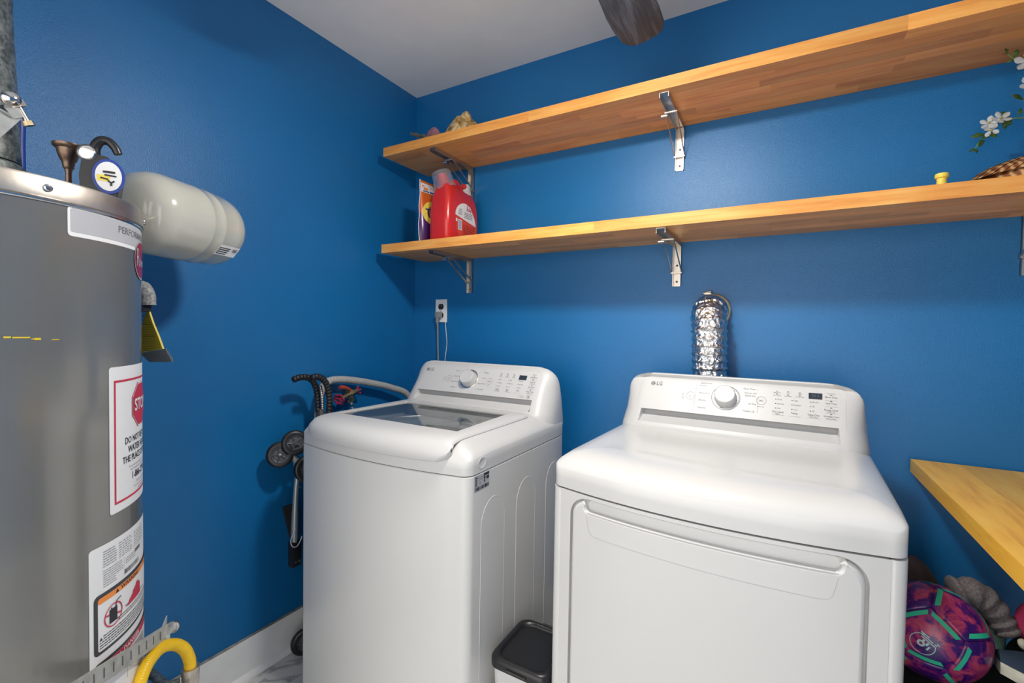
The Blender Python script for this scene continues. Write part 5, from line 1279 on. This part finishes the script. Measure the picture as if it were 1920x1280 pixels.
bl_ = thing('soccer_ball', BC - Vector((0, 0, BR)), 'purple and pink soccer ball with green stripes, right of the dryer', 'ball')
# dodecahedral panels, puffed and with recessed seams
bm0 = BM(); g = (1 + sqrt(5)) / 2
dn = [Vector(v).normalized() for v in [(0, s1, s2 * g) for s1 in (-1, 1) for s2 in (-1, 1)] + [(s1, s2 * g, 0) for s1 in (-1, 1) for s2 in (-1, 1)] + [(s2 * g, 0, s1) for s1 in (-1, 1) for s2 in (-1, 1)]]
bm0.free()
V1, V2, V3 = Vector((-.1653, -.5922, .7886)), Vector((.3466, -.8667, .3587)), Vector((.0508, -.9533, -.2977))
pc0 = (V1 - V2).cross(V2 - V3).normalized()
if pc0.dot(V2) < 0: pc0 = -pc0
en = V1.cross(V2).normalized(); pc1 = (pc0 - en * 2 * pc0.dot(en)).normalized()
adj = sorted(range(12), key=lambda j: (dn[j] - dn[0]).length)[1]
def basis(a, b): a = a.normalized(); c = a.cross(b).normalized(); return Matrix((a, c.cross(a), c)).transposed()
rotm = basis(pc0, pc1) @ basis(dn[0], dn[adj]).transposed()
dn = [rotm @ v for v in dn]
# vertices of each pentagon = normalised sums of mutually adjacent triples
def penta(i):
    nb = sorted(range(12), key=lambda j: (dn[j] - dn[i]).length)[1:6]
    u_, w_ = frame_of(dn[i]); nb.sort(key=lambda j: math.atan2(dn[j].dot(w_), dn[j].dot(u_)))
    return [(dn[i] + dn[nb[k]] + dn[nb[(k + 1) % 5]]).normalized() for k in range(5)], [nb[(k + 1) % 5] for k in range(5)]
for i in range(12):
    vs_, nbs = penta(i); bm = BM(); rings = []
    for s, rr_ in ((1.0, .976), (.975, .990), (.94, .9985), (.85, 1.0), (.7, 1.0), (.5, 1.0), (.25, 1.0)):
        ring = []
        for k in range(5):
            a, b = vs_[k], vs_[(k + 1) % 5]
            for q in range(8):
                p = a.lerp(b, q / 8).normalized(); p = dn[i].lerp(p, s).normalized(); ring.append(BC + p * BR * rr_)
        rings.append(ring)
    loft(bm, rings, False, True); bmesh.ops.recalc_face_normals(bm, faces=bm.faces); pn = put('panel', bm, M['ball'], bl_, True, 70)
    for k in range(5):
        bm = BM()
        a, b = vs_[k], vs_[(k + 1) % 5]; mid_ = (a + b).normalized(); rows = []
        odd = (mid_ - (V2 + V3).normalized()).length < .15
        if (i == 0 and odd) or (nbs[k] == 0 and not odd) or (i != 0 and nbs[k] != 0 and i > nbs[k]): continue
        for q in range(9):
            t = .06 + .88 * q / 8; p = a.lerp(b, t).normalized(); rows.append([BC + dn[i].lerp(p, s).normalized() * BR * 1.003 for s in (.90, .74)])
        loft(bm, rows, False, False, closed=False)
        put('green_stripe', bm, M['greentrim'], pn, True, 80)
em = Vector((-.36, -.93, .10)).normalized(); eu = Vector((1, -.22, 0)).normalized(); ev = em.cross(eu) * -1
if ev.z < 0: ev = -ev
def bmap(x, y): ca, sa = cos(-.55), sin(-.55); X = x * ca - y * sa; Y = x * sa + y * ca; return BC + (em * BR + eu * X + ev * Y).normalized() * BR * 1.005
P = Print2D().ring(0, 0, .021, .0225, 30, 100, 400).ring(-.002, 0, .003, .007, 16)
for k, y in enumerate((.020, .016, .012)): P.rect(-.016 + k * .003, y, .020 - k * .002, y + .0022)
P.rect(-.004, .004, .000, .011).rect(.004, .003, .008, .011).rect(.010, -.004, .013, .006)
P.build('ball_emblem', simple('emblem_teal', (.45, .62, .62), .4), bl_, bmap)
# cloths, socks, shoe, cap
def sheet(name, pts_grid, mat, th, label, cat):
    bm = BM(); loft(bm, pts_grid, False, False, closed=False); bmesh.ops.solidify(bm, geom=bm.faces[:], thickness=th); bmesh.ops.recalc_face_normals(bm, faces=bm.faces)
    return solo(name, bm, mat, label, cat, True, 80)
bm = blob((1.945, -.215, .481), .082, (1.1, .75, 1.45), 21, .20, 3, 2.4)
for v in bm.verts:
    if v.co.x > 1.96: v.co.z = .481 + (v.co.z - .481) * (1 - min(.5, (v.co.x - 1.96) * 4))
    v.co.x = max(v.co.x, 1.857)
solo('folded_towel', bm, M['towel'], 'dark taupe towel heaped behind the soccer ball', 'towel', True, 80)
bm = BM(); pth = spline([(2.004, -.318, .645), (2.040, -.310, .652), (2.068, -.306, .632), (2.090, -.308, .598), (2.104, -.315, .575)], 8)
tube(bm, pth, .03, 20, True, rf=lambda t, i: .036 - .014 * t + .003 * sin(i * 1.1), jit=.04)
for v in bm.verts: v.co.z = v.co.z * 1.0 
solo('grey_sock', bm, M['heather'], 'heather grey knitted garment draped right of the soccer ball', 'clothing', True, 80)
bm = BM(); lathe(bm, [(.006, 0), (.011, .003), (.012, .008), (.008, .012), (0, .013)], (2.112, -.340, .572), (.5, -.5, .5), 16, cap=False)
sheet_o = solo('white_ball_cap_toggle', bm, M['cream'], 'small pale knob at the end of the grey garment', 'toggle', True, 60); sheet_o.name = 'toggle'
bm = blob((2.075, -.24, .481), .060, (.75, .9, 1.35), 31, .12, 3, 2.2); solo('mint_cloth', bm, M['mint'], 'mint green cloth just behind the grey garment', 'cloth', True, 80)
bm = BM()
def shoe_ring(s):
    x = 2.050 + .125 * s; y = -.425 + .045 * s; w_ = .030 + .014 * sin(pi * min(1, s * 1.1)); return x, y, w_
rings = []
for k in range(13):
    s = k / 12; x, y, w_ = shoe_ring(s); e_ = .4 + .6 * sin(pi * (.08 + .84 * s)); z = .548 - .035 * s
    rings.append([(x, y - w_ * e_, z), (x, y - w_ * e_, z + .020), (x, y - w_ * e_ * .9, z + .024), (x, y + w_ * e_ * .9, z + .024), (x, y + w_ * e_, z + .020), (x, y + w_ * e_, z)])
sh = thing('shoe', (2.09, -.40, .49), 'dark blue shoe with a thick cream sole beside the soccer ball', 'shoe')
loft(bm, rings); bmesh.ops.recalc_face_normals(bm, faces=bm.faces); put('sole', bm, M['cream'], sh, True, 50)
rings = []
for k in range(13):
    s = k / 12; x, y, w_ = shoe_ring(s); e_ = .4 + .6 * sin(pi * (.08 + .84 * s)); z = .571 - .035 * s; h = (.018 + .030 * s ** 1.2)
    rings.append([(x, y + w_ * e_ * .88 * cos(a), z + h * sin(a)) for a in [pi * q / 8 for q in range(9)]])
bm = BM(); loft(bm, rings); bmesh.ops.recalc_face_normals(bm, faces=bm.faces); put('upper', bm, simple('navy_suede', (.012, .03, .06), .8), sh, True, 60)
bm = blob((2.150, -.295, .4800), .062, (.75, .8, .95), 47, .06, 3, 2.0)
for v in bm.verts: v.co.z = min(v.co.z, .575)
solo('black_pouch', bm, M['blackcloth'], 'small black fabric pouch under the pink hat', 'pouch', True, 60)
bm = blob((2.150, -.300, .5755), .043, (1.0, .8, 1.25), 41, .12, 3, 2.0)
ph = solo('pink_hat', bm, M['pink'], 'crumpled pink fabric hat just below the worktop\'s edge', 'hat', True, 80)

# ------------------------------------------------------------ ceiling fan with light kit
FX, FY = 1.250, -.930
fn = thing('ceiling_fan', (FX, FY, 2.05), 'dark grey ceiling fan, one blade tip in view at the top', 'fan')
bm = BM(); lathe(bm, [(.075, 2.4265), (.078, 2.40), (.060, 2.375), (.02, 2.37), (.02, 2.26), (.085, 2.25), (.105, 2.225), (.105, 2.165), (.085, 2.145), (.065, 2.138), (.065, 2.115), (.085, 2.105), (.088, 2.098), (.0, 2.098)], (FX, FY, 0), (0, 0, 1), 48, cap=False); put('motor_housing', bm, M['fanmetal'], fn, True)
bm = BM(); lathe(bm, [(.0, 2.068), (.03, 2.0695), (.055, 2.075), (.070, 2.085), (.074, 2.0975)], (FX, FY, 0), (0, 0, 1), 40, cap=False); put('lamp_bowl', bm, M['lamp'], fn, True)
for k in range(4):
    a0 = 2 * pi * k / 4; 
    def bp(u, s, z): # u along blade from hub, s sideways
        Mx = Matrix.Rotation(a0 - .01, 3, 'Z'); q = Mx @ Vector((s, u, 0)); return Vector((FX + q.x, FY + q.y, z))
    outl = [(.15, -.045), (.25, -.056), (.38, -.066), (.45, -.066), (.50, -.060), (.525, -.048), (.537, -.036), (.542, -.015), (.540, .010), (.532, .040), (.518, .055), (.49, .064), (.42, .066), (.30, .060), (.20, .052), (.15, .045)]
    bm = BM(); prism(bm, [bp(u, s, 2.128 + s * .12) for u, s in outl], (0, 0, .006)); bmesh.ops.bevel(bm, geom=bm.edges[:], offset=.0012, segments=2, affect='EDGES')
    bld = put('blade', bm, M['fanblade'], fn, False)
    bm = BM(); prism(bm, [bp(.07, -.018, 2.155), bp(.20, -.03, 2.1365), bp(.23, 0, 2.1365), bp(.20, .03, 2.1365), bp(.07, .018, 2.155)], (0, 0, .005)); put('blade_arm', bm, M['fanmetal'], fn)
